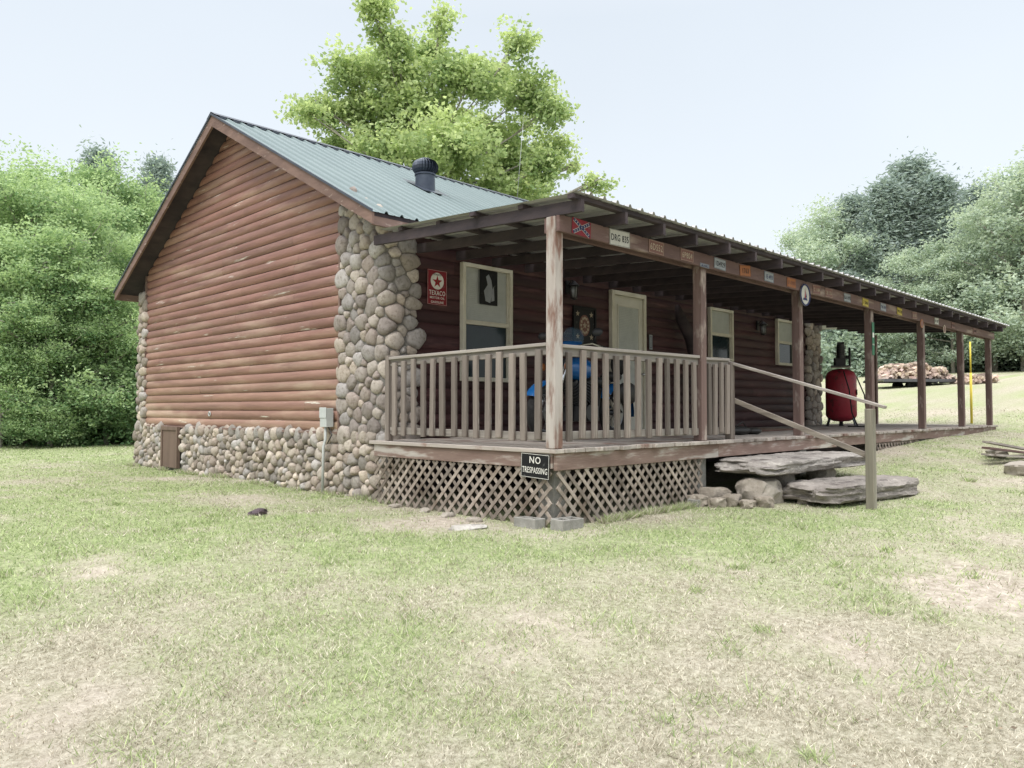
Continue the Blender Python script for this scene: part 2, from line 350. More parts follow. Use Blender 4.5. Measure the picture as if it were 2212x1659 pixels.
def logs(mb,rows_z0,pitch,u0,u1,mapf,depth,ext=None,seed=1,zmax=9,minseg=1.6,maxseg=4.5,vary=.09,grad=None):
    R=random.Random(seed);z=rows_z0
    K=8
    while z<zmax:
        prof=[(z+pitch*(j/(K-1)),depth*(math.sin(math.pi*(.02+.98*j/(K-1)))**.5 if j<K-1 else 0.)) for j in range(K)]
        cuts=[u0];p=u0+R.uniform(.5,maxseg)
        while p<u1-.5: cuts.append(p);p+=R.uniform(minseg,maxseg)
        cuts.append(u1);dz=R.uniform(-.002,.002)
        for a,b_ in zip(cuts[:-1],cuts[1:]):
            k=1+R.uniform(-vary,vary);kc=(k*R.uniform(.97,1.03),k,k*R.uniform(.97,1.03));off=R.uniform(0,.002)
            if grad:
                g_=grad(z+R.uniform(-.25,.25));kc=tuple(kc[i]*g_[i] for i in range(3))
            vs=[];nseg=max(1,int((b_-a)/.35));ph=R.uniform(0,6)
            for (zz,h) in prof:
                A,B=a+.0015,b_-.0015
                if ext:
                    e0,e1=ext(zz);A=max(A,e0);B=min(B,e1)
                if B<=A:A=B=(A+B)/2
                for q in range(nseg+1):
                    uu=A+(B-A)*q/nseg; vs.append(mapf(uu,zz+dz+.002*math.sin(uu*2.1+ph),h+off))
            if ext:
                e0,e1=ext(z)
                if b_<e0 or a>e1: continue
            W=nseg+1
            fs=[(j*W+q,j*W+q+1,(j+1)*W+q+1,(j+1)*W+q) for j in range(K-1) for q in range(nseg)]
            fs.append(tuple(j*W for j in range(K)));fs.append(tuple(j*W+nseg for j in range(K)))
            mb.add(vs,fs,kc)
        z+=pitch
def gext(z):
    e=yext(z);return(max(3.97,RY-e),min(10.95,RY+e))
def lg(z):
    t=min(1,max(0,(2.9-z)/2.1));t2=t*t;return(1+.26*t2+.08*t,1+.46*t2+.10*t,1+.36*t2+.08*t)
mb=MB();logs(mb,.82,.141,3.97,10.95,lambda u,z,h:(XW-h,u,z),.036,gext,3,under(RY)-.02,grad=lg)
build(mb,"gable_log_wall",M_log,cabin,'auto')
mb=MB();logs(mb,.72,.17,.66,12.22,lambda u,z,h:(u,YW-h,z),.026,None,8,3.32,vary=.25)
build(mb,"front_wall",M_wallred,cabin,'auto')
boxes("siding_trim",M_fascia,cabin,[((XW-.06,3.935,.80),(XW+.01,3.968,under(3.94)-.02)),((XW-.055,10.952,.80),(XW+.01,10.985,under(10.97)-.02)),((XW-.07,3.97,.785),(XW+.01,10.95,.818))])
def path(pts,r=.15):
    P=[Vector(p) for p in pts]
    poly=[P[0]]
    for i in range(1,len(P)-1):
        a=(P[i-1]-P[i]).normalized();b_=(P[i+1]-P[i]).normalized()
        c=P[i]+a*r+b_*r
        for k in range(7):
            t=k/6*math.pi/2
            poly.append(c-b_*r*math.cos(t)-a*r*math.sin(t))
    poly.append(P[-1]);D=[0]
    for a,b_ in zip(poly[:-1],poly[1:]):D.append(D[-1]+(b_-a).length)
    def f(u):
        u=min(max(u,0),D[-1]-1e-5)
        for i in range(len(poly)-1):
            if u<=D[i+1]:
                t=(u-D[i])/(D[i+1]-D[i]);d=(poly[i+1]-poly[i]).normalized()
                return poly[i].lerp(poly[i+1],t),Vector((-d.y,d.x))
    return f,D[-1]
def stonework(name,pts,z0,ztop,rmin,rmax,seed,flip=1,excl=None,depth=.06,pal=None,N_=12000):
    R=random.Random(seed);f,Ln=path(pts);zt=max(ztop(u/20*Ln) for u in range(21))
    S=[]
    for it in range(N_):
        r=rmin+(rmax-rmin)*(1-it/N_)**2.2*R.uniform(.6,1);u=R.uniform(.01,Ln-.01);v=R.uniform(z0,zt)
        if v>ztop(u)-r*.4: continue
        if excl and excl(u,v,r): continue
        if all((u-a)**2+(v-b_)**2*1.5>((r+c_)*.86)**2 for a,b_,c_ in S): S.append((u,v,r))
    mb=MB();NA=18
    for i,(u,v,r) in enumerate(S):
        nb=[(a-u,b_-v,c_) for j,(a,b_,c_) in enumerate(S) if j!=i and abs(a-u)<.6 and abs(b_-v)<.6]
        rad=[];ex_=R.uniform(.85,1.25);ea=R.uniform(0,3.14)
        for k in range(NA):
            t=2*math.pi*k/NA;lim=r*1.35*(1+(ex_-1)*math.cos(2*(t-ea)));acc=lim**-8.
            for dx,dy,c_ in nb:
                L_=math.hypot(dx,dy);cs=(dx*math.cos(t)+dy*math.sin(t))/L_
                if cs>.12: acc+=((L_*r/(r+c_))/cs)**-8.
            rad.append(acc**(-1/8.)*1.0*(1+.05*math.sin(3*t+i)+.03*math.sin(5*t+2*i)))
        dp=depth*R.uniform(.6,1.3)*(.6+.5*r/rmax);tx,ty=R.uniform(-.3,.3),R.uniform(-.3,.3)
        vs=[];lev=[(1.0,-.2),(1.0,.15),(.94,.5),(.80,.78),(.55,.95),(.27,1.02)]
        def M(du,dv,h):
            p,n=f(u+du);uu=u+du;ex=0
            if uu<0:ex=uu
            if uu>Ln:ex=uu-Ln
            dd=Vector((n.y,-n.x));q=p+dd*ex+n*flip*h;return(q.x,q.y,v+dv)
        for s_,h_ in lev:
            for k in range(NA):
                t=2*math.pi*k/NA;q=rad[k]*s_;du,dv=q*math.cos(t),q*math.sin(t)
                vs.append(M(du,dv,dp*h_*(1+tx*du/r+ty*dv/r)))
        vs.append(M(0,0,dp*1.02));fs=[]
        for a in range(len(lev)-1):
            for k in range(NA):
                k2=(k+1)%NA;fs.append((a*NA+k,a*NA+k2,(a+1)*NA+k2,(a+1)*NA+k))
        a=(len(lev)-1)*NA
        for k in range(NA):fs.append((a+k,a+(k+1)%NA,len(vs)-1))
        b_=R.uniform(.85,1.3);c_=R.choice(pal);mb.add(vs,fs,tuple(x*b_ for x in c_))
    o=build(mb,name,M_stone,cabin,True)
    mo=MB();n=40
    vs=[];
    for q in range(n+1):
        u=q/n*Ln;p,nn_=f(u);p=p+nn_*flip*.008;vs+=[(p.x,p.y,z0-.2),(p.x,p.y,ztop(u)-.01)]
    mo.add(vs,[(2*q,2*q+2,2*q+3,2*q+1) for q in range(n)])
    build(mo,"mortar",M_mortar,o,True)
    return o
palC=[(.33,.295,.27),(.38,.34,.305),(.29,.27,.26),(.43,.385,.345),(.31,.265,.24),(.36,.34,.33),(.25,.22,.205),(.41,.355,.305)]
palF=[(.38,.335,.285),(.44,.39,.335),(.31,.285,.26),(.48,.43,.375),(.36,.305,.26),(.41,.39,.37),(.28,.245,.21),(.50,.435,.36)]
cornertop=lambda u:(under(3.92-u)-.03 if u<.95 else 3.33)
stonework("stone_corner",[(.17,3.92),(.17,2.96),(.64,2.96)],.75,cornertop,.05,.155,21,-1,pal=palC)
stonework("stone_foundation",[(.17,11.42),(.17,2.96),(.60,2.96)],-.08,lambda u:.80,.045,.105,5,-1,excl=lambda u,v,r:(11.42-9.9-r*.8<u<11.42-9.1+r*.8),pal=palF,N_=16000,depth=.07)
stonework("stone_corner",[(.45,11.40),(.17,11.40),(.17,11.01)],.75,lambda u:3.38,.05,.12,9,-1,pal=palF)
stonework("stone_corner",[(12.2,2.96),(13.02,2.96),(13.02,4.5)],-.05,lambda u:3.33,.06,.15,12,-1,pal=palC)
mb=MB();mb.rbox((.09,9.12,.06),(.13,9.88,.80));mb.rbox((.07,9.12,.74),(.088,9.88,.80));mb.rbox((.07,9.12,.06),(.088,9.18,.738));mb.rbox((.07,9.82,.06),(.088,9.88,.738))
build(mb,"access_door",M_brownpanel,cabin)
# roof
def corrug(mb,x0,x1,fz,y0,y1,per=.23,h=.022,ny_=1):
    xs=[];x=x0
    while x<x1:
        for dx,hh in((0,0),(.075,0),(.078,.006),(.09,.006),(.093,0),(.165,0),(.185,h),(.208,h)):
            if x+dx*per/.23<x1: xs.append((x+dx*per/.23,hh))
        x+=per
    xs.append((x1,0));n=len(xs);vs=[]
    for j in range(ny_+1):
        y=y0+(y1-y0)*j/ny_
        vs+=[(x,y,fz(y)+hh) for x,hh in xs]
    mb.add(vs,[(j*n+i,j*n+i+1,(j+1)*n+i+1,(j+1)*n+i) for j in range(ny_) for i in range(n-1)])
top=lambda y:ZE+SL*(EV-abs(y-RY))
mb=MB();corrug(mb,-.20,XE+.3,top,RY-EV-.04,RY,h=.03);corrug(mb,-.20,XE+.3,top,RY,RY+EV+.04,h=.03)
roof=build(mb,"roof",M_roof,cabin)
for s in(-1,1):
    mb=MB();mb.add([(x,RY+s*e,top(RY+s*e)+dz) for x in(-.17,XE+.27) for e in(0.002,EV) for dz in(-.06,-.012)],BOXF)
    build(mb,"roof_sheathing",M_darkwood,roof)
    p=[(RY+s*.002,top(RY)-.012),(RY+s*(EV+.02),top(RY+EV)-.02),(RY+s*(EV+.02),top(RY+EV)-.165),(RY+s*.002,top(RY)-.19)]
    for x in(-.165,XE+.25):
        mb=MB();mb.add([(x-.035,y,z) for y,z in p]+[(x,y,z) for y,z in p],[(0,1,2,3),(7,6,5,4)]+[(i,i+4,(i+1)%4+4,(i+1)%4) for i in range(4)],(.85,.82,.82))
        build(mb,"rake_board",M_fascia,roof)
    y=RY+s*(EV-.02);build(MB().rbox((-.165,y-.018,ZE-.165),(XE+.21,y+.018,ZE-.03)),"eave_fascia",M_fascia,roof)
    p=[(RY+s*.001,top(RY)+.026),(RY+s*(EV+.045),top(RY+EV)+.004),(RY+s*(EV+.045),top(RY+EV)-.028),(RY+s*.001,top(RY)-.008)]
    mb=MB();mb.add([(-.222,y,z) for y,z in p]+[(-.204,y,z) for y,z in p],[(0,1,2,3),(7,6,5,4)]+[(i,i+4,(i+1)%4+4,(i+1)%4) for i in range(4)])
    build(mb,"rake_flashing",M_roofdark,roof)
mb=MB()
for s in(-1,1):
    mb.add([(-.22,RY,ZR+.045),(XE+.3,RY,ZR+.045),(XE+.3,RY+s*.16,ZR+.045-.16*SL),(-.22,RY+s*.16,ZR+.045-.16*SL)],[(0,1,2,3)])
for i in range(58):
    x=-.1+i*.23;mb.box((x,RY-.165,ZR+.012-.16*SL),(.10,.05,.03))
build(mb,"ridge_cap",M_roofdark,roof)
vx,vy=2.64,5.28;vz=top(vy)
mb=MB();mb.revolve([(.17,-.12),(.17,.0),(.165,.22),(.18,.225),(.18,.25),(.06,.25)],(vx,vy,vz),'z',24)
mb.add([(vx+a,vy+b_,top(vy+b_)+.036) for a,b_ in((-.28,-.32),(.28,-.32),(.28,.3),(-.28,.3))],[(0,1,2,3)])
vent=build(mb,"roof_vent",M_vent,roof,'auto')
mb=MB();mb.sphere((vx,vy,vz+.36),(.15,.15,.11),16,8)
for k in range(26):
    t0=2*math.pi*k/26;pts=[]
    for j in range(7):
        a=math.pi*(.12+.76*j/6);tw=t0+.25*math.sin(a);r=.225*math.sin(a)**.6;z=vz+.37+.135*math.cos(a)
        for dr_ in(0,.05):
            pts.append((vx+(r-dr_*.6)*math.cos(tw+dr_*4),vy+(r-dr_*.6)*math.sin(tw+dr_*4),z))
    mb.add(pts,[(2*j,2*j+1,2*j+3,2*j+2) for j in range(6)])
mb.revolve([(0.001,.515),(.10,.51),(.115,.495)],(vx,vy,vz),'z',20)
build(mb,"turbine_head",M_vent,vent,False)
def window(x0,x1,z0,z1):
    w=.055;mb=MB();y0,y1=2.90,2.975;zm=(z0+z1)/2
    mb.rbox((x0,y0,z0),(x0+w,y1,z1));mb.rbox((x1-w,y0,z0),(x1,y1,z1));mb.rbox((x0+w,y0,z1-w),(x1-w,y1,z1));mb.rbox((x0+w,y0,z0),(x1-w,y1,z0+w))
    mb.rbox((x0+w,y0+.02,zm-.03),(x1-w,y1,zm+.03))
    for a,b_ in((z0+w,zm-.03),(zm+.03,z1-w)):
        mb.rbox((x0+w,y0+.03,a),(x0+w+.025,y1,b_));mb.rbox((x1-w-.025,y0+.03,a),(x1-w,y1,b_))
    o=build(mb,"window",M_cream,cabin,bevel=.004)
    g=MB();g.rbox((x0+w+.01,y1-.012,z0+w),(x1-w-.01,y1-.006,zm));build(g,"window_pane",M_glass,o)
    bl=MB();z=zm+.035
    bl.rbox((x0+w+.005,y1-.01,zm),(x1-w-.005,y1-.004,z1-w))
    while z<z1-w-.01:
        bl.box(((x0+x1)/2,y1-.016,z+.012),(x1-x0-2*w-.06,.003,.02),Matrix.Rotation(.35,3,'X'));z+=.026
    build(bl,"window_blind",M_blind,o);return o
window(1.41,2.36,1.50,3.11);window(7.79,8.68,2.08,3.11);window(10.62,11.5,2.10,3.12)
mb=MB();x0,x1,z1=4.68,5.65,3.10;w=.07
mb.rbox((x0,2.90,.745),(x0+w,2.975,z1));mb.rbox((x1-w,2.90,.745),(x1,2.975,z1));mb.rbox((x0+w,2.90,z1-w),(x1-w,2.975,z1));mb.rbox((x0+w,2.88,.745),(x1-w,2.975,.775))
df=build(mb,"door_frame",M_cream,cabin,bevel=.004)
ga,gb,gc,gd=x0+.17,x1-.17,1.45,2.88
mb=MB();mb.rbox((x0+w+.003,2.935,.778),(x1-w-.003,2.972,z1-w-.003))
mb.rbox((ga,2.922,gc),(gb,2.934,gc+.035));mb.rbox((ga,2.922,gd-.035),(gb,2.934,gd));mb.rbox((ga,2.922,gc+.036),(ga+.035,2.934,gd-.036));mb.rbox((gb-.035,2.922,gc+.036),(gb,2.934,gd-.036))
mb.rbox((ga,2.928,.95),(gb,2.934,1.35))
door=build(mb,"door",M_door,cabin,bevel=.003)
mb=MB();z=gc+.045
mb.rbox((ga+.036,2.931,gc+.036),(gb-.036,2.934,gd-.036))
while z<gd-.06: mb.box(((ga+gb)/2,2.927,z+.01),(gb-ga-.09,.003,.022),Matrix.Rotation(.4,3,'X'));z+=.028
build(mb,"door_blind",M_blind,door)
mb=MB();mb.cyl((x1-.12,2.935,1.72),(x1-.12,2.90,1.72),.012);mb.sphere((x1-.12,2.885,1.72),.028);build(mb,"door_handle",M_chrome,door,True)
def lantern(x,z):
    mb=MB();mb.rbox((x-.05,2.945,z-.08),(x+.05,2.965,z+.12));mb.tube([(x,2.94,z+.05),(x,2.88,z+.12),(x,2.83,z+.10)],[.01]*3,8)
    mb.revolve([(.02,.10),(.09,.03),(.085,.02),(.02,.02)],(x,2.83,z),'z',12)
    for k in range(6):
        t=k*math.pi/3;mb.cyl((x+.07*math.cos(t),2.83+.07*math.sin(t),z+.02),(x+.05*math.cos(t),2.83+.05*math.sin(t),z-.17),.006,n=6)
    mb.revolve([(.001,-.2),(.05,-.18),(.055,-.165),(.001,-.165)],(x,2.83,z),'z',12)
    o=build(mb,"wall_lantern",M_black,cabin)
    g=MB();g.cyl((x,2.83,z-.15),(x,2.83,z+.01),.04,.055);build(g,"lantern_glass",P_gry,o,True)
lantern(3.62,3.0);lantern(9.8,2.88)
# ------------------------------------------------------------------ porch
porch=empty("porch",(8,1.5,0),"long covered wooden porch with corrugated metal roof and weathered deck","porch")
R=random.Random(2)
mb=MB();x=-.07
while x<15.8:
    k=R.uniform(.75,1.15);jt=R.uniform(-.025,.02);mb.rbox((x,-.09+jt,.702+R.uniform(-.002,.002)),(x+.136,2.93 if x<13.0 else 3.3,.742+R.uniform(-.003,.004)),(k,k*.98,k*.95));x+=.142
deck=build(mb,"deck",M_deck,porch,bevel=.004)
x=-.03
for xe in(2.9,6.4,9.9,13.2,15.78):
    k=R.uniform(.8,1.1);dz=R.uniform(-.01,.01);build(MB().rbox((x,-.055,.545+dz),(xe-.004,-.015,.70),(k,k,k)),"rim_board",M_rim,deck,bevel=.004);x=xe
boxes("rim_board",M_rim,deck,[((-.045,-.01,.555),(-.008,2.86,.70)),((15.7,-.01,.555),(15.74,3.2,.70))],.004)
boxes("floor_joist",M_darkwood,deck,[((.03,.3,.45),(12.9,.34,.698)),((.03,1.5,.45),(12.9,1.54,.698))])
boxes("deck_pier",M_conc,deck,[((x,.05,-.2),(x+.18,.25,.54)) for x in(.05,2.6,5.2,7.9,10.5,13.2,15.4)]+[((x-.1,-.02,g1(x,0)-.1),(x+.1,.04,.54)) for x in(5.3,7.9,10.55,13.2)])
px=[0,2.58,5.21,7.93,10.58,13.2,15.45]
for i,x in enumerate(px):
    w=.058;k=R.uniform(.85,1.15)
    o=build(MB().rbox((-w,-w,.745),(w,w,2.94),(k,k,k)),"post",M_postw if i==0 else M_post,porch,bevel=.006,label="white post with peeling rust-stained paint" if i==0 else None)
    o.location.x+=x;o.rotation_euler=(R.uniform(-.006,.006),R.uniform(-.008,.008),0)
build(MB().rbox((15.3,2.5,.745),(15.41,2.61,3.05)),"post",M_post,porch,bevel=.006)
sh=lambda y:3.085+.058*(y+.38)
boxes("beam",M_beam,porch,[((-.04,-.102,2.785),(7.9,-.062,2.945)),((7.905,-.100,2.78),(15.6,-.060,2.94)),((-.03,.060,2.79),(15.5,.098,2.94))],.005)
xs=[-.04]+[.62+.66*i for i in range(23)]
for x in xs:
    y0,y1=-.36+R.uniform(-.03,.02),2.9
    za,zb=sh(y0)-.05,sh(y1)-.05
    k=R.uniform(.8,1.3);build(MB().add([(x+dx,y,z+dz) for dx in(0,.042) for y,z in((y0,za),(y1,zb)) for dz in(-.115,0)],BOXF,(k,k,k)),"rafter",M_darkwood,porch)
for y in(-.34,.35,1.0,1.65,2.3):
    k=R.uniform(-.05,.05);build(MB().rbox((-.08+k,y,sh(y)-.048),(15.65,y+.07,sh(y)-.008)),"purlin",M_darkwood,porch)
mb=MB();corrug(mb,-.10,15.72,sh,-.40,2.70,.20,.03)
corrug(mb,13.15,15.72,sh,2.701,4.6,.20,.03)
proof=build(mb,"porch_roof",M_sheet,porch)
def lattice(u0,u1,z0,z1,mapf,nm):
    mb=MB();st=.118;w=.036
    for layer,s in((0,1),(1,-1)):
        c=-(u1-u0)-(z1-z0)
        while c<(u1-u0)+(z1-z0):
            fz=lambda u:z0+s*(u-u0)+c
            lo,hi=sorted(((z0-z0-c)/s+u0,(z1-z0-c)/s+u0))
            ua=max(u0,lo);ub=min(u1,hi)
            if ub-ua>.03:
                k=R.uniform(.55,1.2);h=layer*.009
                p,q=Vector(mapf(ua,fz(ua),h)),Vector(mapf(ub,fz(ub),h))
                n=Vector(mapf(0,0,1))-Vector(mapf(0,0,0))
                mb.beam(p,q,w,.007,n,(k,k,k))
            c+=st*1.2+R.uniform(-.008,.008)
    return build(mb,nm,M_lattice,porch)
lattice(.02,2.86,-.03,.55,lambda u,z,h:(-.02-h,u,z),"lattice")
lattice(0,2.55,-.05,.54,lambda u,z,h:(u,-.03-h,z),"lattice")
lattice(7.6,10.2,.36,.545,lambda u,z,h:(u,-.03-h,z),"lattice")
def rail(p0,p1,n,first=.12,nm="railing"):
    p0=Vector(p0);p1=Vector(p1);d=(p1-p0);L_=d.length;dx=d.normalized();ax_=abs(dx.x)>.5
    mt=M_greyx if ax_ else M_greyy;nr=Vector((dx.y,-dx.x,0))
    mb=MB();mb.beam(p0+Vector((0,0,1.715)),p1+Vector((0,0,1.73)),.088,.034)
    mb.beam(p0+Vector((0,0,1.663)),p1+Vector((0,0,1.672)),.036,.08,col=(.7,.7,.7))
    r=build(mb,nm,mt,porch,bevel=.005)
    build(MB().beam(p0+Vector((0,0,.865)),p1+Vector((0,0,.855)),.036,.08,col=(.8,.8,.8)),"bottom_rail",mt,r,bevel=.005)
    variants=[]
    for q in range(5):
        k=[.8,1.05,1.25,.6,.95][q];bm=MB();wv=[.036,.034,.037,.033,.035][q]
        bm.rbox((-wv,-.018,0),(wv,.018,.86),(k,k,k)) if ax_ else bm.rbox((-.018,-wv,0),(.018,wv,.86),(k,k,k))
        variants.append(bm)
    first_o=[None]*5
    for i in range(n):
        q=p0+dx*(first+(L_-2*first)*i/max(1,n-1))+nr*.038
        vi=R.randrange(5)
        if first_o[vi] is None:
            o=build(variants[vi],"baluster",M_grey,r,bevel=.004,origin=(0,0,0));first_o[vi]=o
        else:
            o=first_o[vi].copy();link(o);o.parent=r
        o.location=Vector((q.x+R.uniform(-.014,.014)*abs(dx.x),q.y+R.uniform(-.014,.014)*abs(dx.y),.825+R.uniform(-.02,.01)))-WO[r.name]
        o.rotation_euler=(R.uniform(-.02,.02)*(not ax_),R.uniform(-.02,.02)*ax_,R.uniform(-.10,.10));o.scale=(1,1,R.uniform(.985,1.0))
rail((0,2.58,0),(0,.06,0),14)
rail((.06,0,0),(2.52,0,0),13)
rail((2.64,0,0),(3.22,0,0),4,.08)
boxes("railing_post",M_grey,porch,[((3.22,-.05,.745),(3.31,.04,1.70)),((-.04,2.582,.745),(.04,2.655,1.75))],.005)
mb=MB();hx=3.40
mb.beam((3.30,.05,1.71),(hx+.06,-1.78,1.135),.085,.034)
hr=build(mb,"handrail",M_greyy,porch,bevel=.004)
build(MB().beam((3.36,.02,1.24),(hx+.02,-1.60,.60),.034,.06,col=(.75,.72,.68)),"lower_handrail",M_greyy,hr,bevel=.004)
build(MB().rbox((hx-.045,-1.68,-.1),(hx+.045,-1.59,1.12)),"handrail_post",M_hpost,hr,bevel=.006)
# ------------------------------------------------------------------ rocks
def rock(name,mat,c,size,seed,n=(14,10,6),amp=.12,lay=0,rz=0,label="",cat="rock",group=None,power=4,col=(1,1,1)):
    mb=MB();sx,sy,sz=size
    G={};vs=[];fs=[]
    def key(i,j,k):
        if (i,j,k) not in G:
            x,y,z=2*i/n[0]-1,2*j/n[1]-1,2*k/n[2]-1
            q=(abs(x)**power+abs(y)**power+abs(z)**power)**(1/power);m_=max(abs(x),abs(y),abs(z))
            x,y,z=x*m_/q,y*m_/q,z*m_/q
            v=Vector((x,y,z));nv=noise.noise_vector(v*1.3+Vector((seed*7.1,0,0)))*amp*2+noise.noise_vector(v*4+Vector((seed*3.3,5,0)))*amp*.6
            v=v+Vector((nv.x,nv.y,nv.z*.5))
            if lay:
                w=Vector((x*sx,y*sy,0))
                s=noise.noise(Vector((seed+x*1.5,y*1.5,z*lay)))*.06;v.x*=1+s*.6;v.y*=1+s
                v.z+=noise.noise(w*2.2+Vector((0,0,seed)))*.16+noise.noise(w*7)*.10+noise.noise(w*16)*.05
            G[(i,j,k)]=len(vs);vs.append((v.x*sx/2,v.y*sy/2,v.z*sz/2))
        return G[(i,j,k)]
    for i in range(n[0]):
        for j in range(n[1]):
            fs.append((key(i,j,0),key(i,j+1,0),key(i+1,j+1,0),key(i+1,j,0)));fs.append((key(i,j,n[2]),key(i+1,j,n[2]),key(i+1,j+1,n[2]),key(i,j+1,n[2])))
    for i in range(n[0]):
        for k in range(n[2]):
            fs.append((key(i,0,k),key(i+1,0,k),key(i+1,0,k+1),key(i,0,k+1)));fs.append((key(i,n[1],k),key(i,n[1],k+1),key(i+1,n[1],k+1),key(i+1,n[1],k)))
    for j in range(n[1]):
        for k in range(n[2]):
            fs.append((key(0,j,k),key(0,j,k+1),key(0,j+1,k+1),key(0,j+1,k)));fs.append((key(n[0],j,k),key(n[0],j+1,k),key(n[0],j+1,k+1),key(n[0],j,k+1)))
    mb.add(vs,fs,col)
    o=build(mb,name,mat,None,'auto',origin=(0,0,0),label=label,cat=cat,group=group);o.location=c;o.rotation_euler=(0,0,rz);return o
rock("stone_step",M_slab,(4.22,-.44,.44),(2.75,.85,.17),1,(70,26,8),.06,3,-.04,"large flat weathered sandstone slab serving as upper step","stone step","stone slab steps",8)
rock("stone_step",M_slab,(4.12,-1.16,.16),(2.0,.74,.22),2,(60,24,10),.07,4,-.16,"low rough grey sandstone slab as lower step","stone step","stone slab steps",7,(.82,.80,.79))
rock("boulder",M_rock,(3.0,-.52,.13),(.50,.42,.36),3,(18,14,10),.14,label="tan boulder supporting the stone slab step",group="rocks under the step")
for i,(x,y,s) in enumerate([(2.56,-.42,.19),(2.72,-.72,.17),(2.36,-.34,.15),(2.5,-.62,.13),(2.62,-.16,.26),(3.3,-.92,.14),(2.3,-.12,.18),(2.62,-.6,.11)]):
    rock("boulder",M_rock,(x,y,s*.28+g1(x,y)),(s*1.2,s*.9,s*.8),10+i,(10,8,6),.18,0,i*1.3,"small angular rock piled beneath the porch step","rock","rocks under the step",6,(.72+.06*(i%4),.70+.06*(i%4),.67+.06*(i%4)))
for i,(x,y,z,s) in enumerate([(4.9,-.45,.22,.35),(5.2,-.3,.24,.3),(3.7,-.4,.2,.4)]):
    rock("boulder",M_rock,(x,y,z),(s,s*.9,s*.8),30+i,(10,8,6),.14,0,i,"rock propping up a stone slab step","rock","rocks under the step",3)
rock("white_rock",M_stone,(-.60,.55,g1(-.6,.55)+.005),(.34,.15,.07),50,(14,8,6),.24,0,-.5,"pale quartz rock lying in the grass by the lattice","rock",None,3,(.50,.48,.45))
for i,(x,y) in enumerate([(-.2,1.3),(-.15,1.75),(-.25,.85),(-.14,2.3)]):
    rock("small_rock",M_rock,(x,y,g1(x,y)+.01),(.16,.1,.07),60+i,(8,6,5),.16,0,i,"small tan rock beside the lattice skirting","rock","small rocks by the porch",3)
for i,(x,y,rz,s) in enumerate([(.06,-.10,.03,.8),(-.11,.22,1.5,.75),(2.3,-.13,.05,.7)]):
    mb=MB()
    for a in(-.18,.0,.18): mb.rbox((a-.016,-.08,0),(a+.016,.08,.17))
    mb.rbox((-.196,-.096,.0),(.196,-.066,.172));mb.rbox((-.196,.066,.0),(.196,.096,.172));mb.rbox((-.15,-.064,.03),(.15,.064,.06))
    o=build(mb,"concrete_block",M_conc,None,bevel=.008,origin=(0,0,0),label="grey concrete block set in the dirt under the porch corner",cat="concrete block",group="concrete blocks at the porch base")
    o.location=(x,y,g1(x,y)-.04);o.rotation_euler=(.04,.03,rz);o.scale=(s,s,s)
rock("dead_wood_chunk",M_darkwood,(-1.49,2.9,g1(-1.49,2.9)+.02),(.20,.12,.09),70,(12,8,6),.3,0,.4,"dark rotten wood chunk lying on the lawn","wood chunk",None,2.5,(1.8,1.7,1.7))
# ------------------------------------------------------------------ electrical box
ex=empty("electrical_box",(.08,4.14,.88),"grey electrical disconnect box with conduit on log wall","electrical box")
mb=MB();mb.rbox((.03,4.06,.88),(.14,4.22,1.13));mb.rbox((.022,4.055,1.0),(.0295,4.225,1.14));build(mb,"box_body",M_greybox,ex,bevel=.006)
mb=MB();mb.tube([(.07,4.14,.88),(.07,4.14,.72),(.04,4.14,.62),(.03,4.14,-.05)],[.018]*4,10);build(mb,"conduit",M_greybox,ex,True)
mb=MB();mb.tube([(.09,4.1,.88),(.08,4.0,.78),(.04,4.05,.66)],[.008]*3,6);build(mb,"cable",M_black,ex,True)
mb=MB();mb.torus((.15,7.95,1.04),.035,.01,'x',20,8);build(mb,"vent_pipe_ring",M_greybox,cabin,True)
# ------------------------------------------------------------------ text
def text_vs(s,size,yy=-.002,extr=.0008,cx=0,cz=0,sx=1.0):
    cu=bpy.data.curves.new('t','FONT');cu.body=s;cu.size=size;cu.align_x='CENTER';cu.align_y='CENTER';cu.extrude=extr;cu.resolution_u=3
    cu.offset=size*.006;cu.space_character=1.12
    ob=link(bpy.data.objects.new('t',cu));dg=bpy.context.evaluated_depsgraph_get();me=bpy.data.meshes.new_from_object(ob.evaluated_get(dg))
    vs=[(v.co.x*sx+cx,yy-v.co.z,v.co.y+cz) for v in me.vertices];fs=[tuple(p.vertices) for p in me.polygons]
    bpy.data.objects.remove(ob);bpy.data.meshes.remove(me);return vs,fs
def sign(name,w,h,mat,loc,rotz,texts,label,cat,group=None,tilt=0,extra=(),t=.003,roundp=False):
    mb=MB()
    if roundp: mb.poly([(w/2*math.cos(2*math.pi*k/32),w/2*math.sin(2*math.pi*k/32)) for k in range(32)],-t,t)
    else: mb.rbox((-w/2,-t,-h/2),(w/2,0,h/2))
    o=build(mb,name,mat,None,origin=(0,0,0),label=label,cat=cat,group=group)
    o.location=loc;o.rotation_euler=(Matrix.Rotation(rotz,3,'Z')@Matrix.Rotation(tilt,3,'Y')).to_euler()
    for (s,size,cx,cz,tm,sx,*yo) in texts:
        vs,fs=text_vs(s,size,-t-.0015-(yo[0] if yo else 0),.0008,cx,cz,sx);q=MB();q.add(vs,fs);c=build(q,"lettering",tm,None,origin=(0,0,0));c.parent=o;c.location=(0,0,0)
    for (nm,q,tm) in extra:
        c=build(q,nm,tm,None,origin=(0,0,0));c.parent=o;c.location=(0,0,0)
    return o
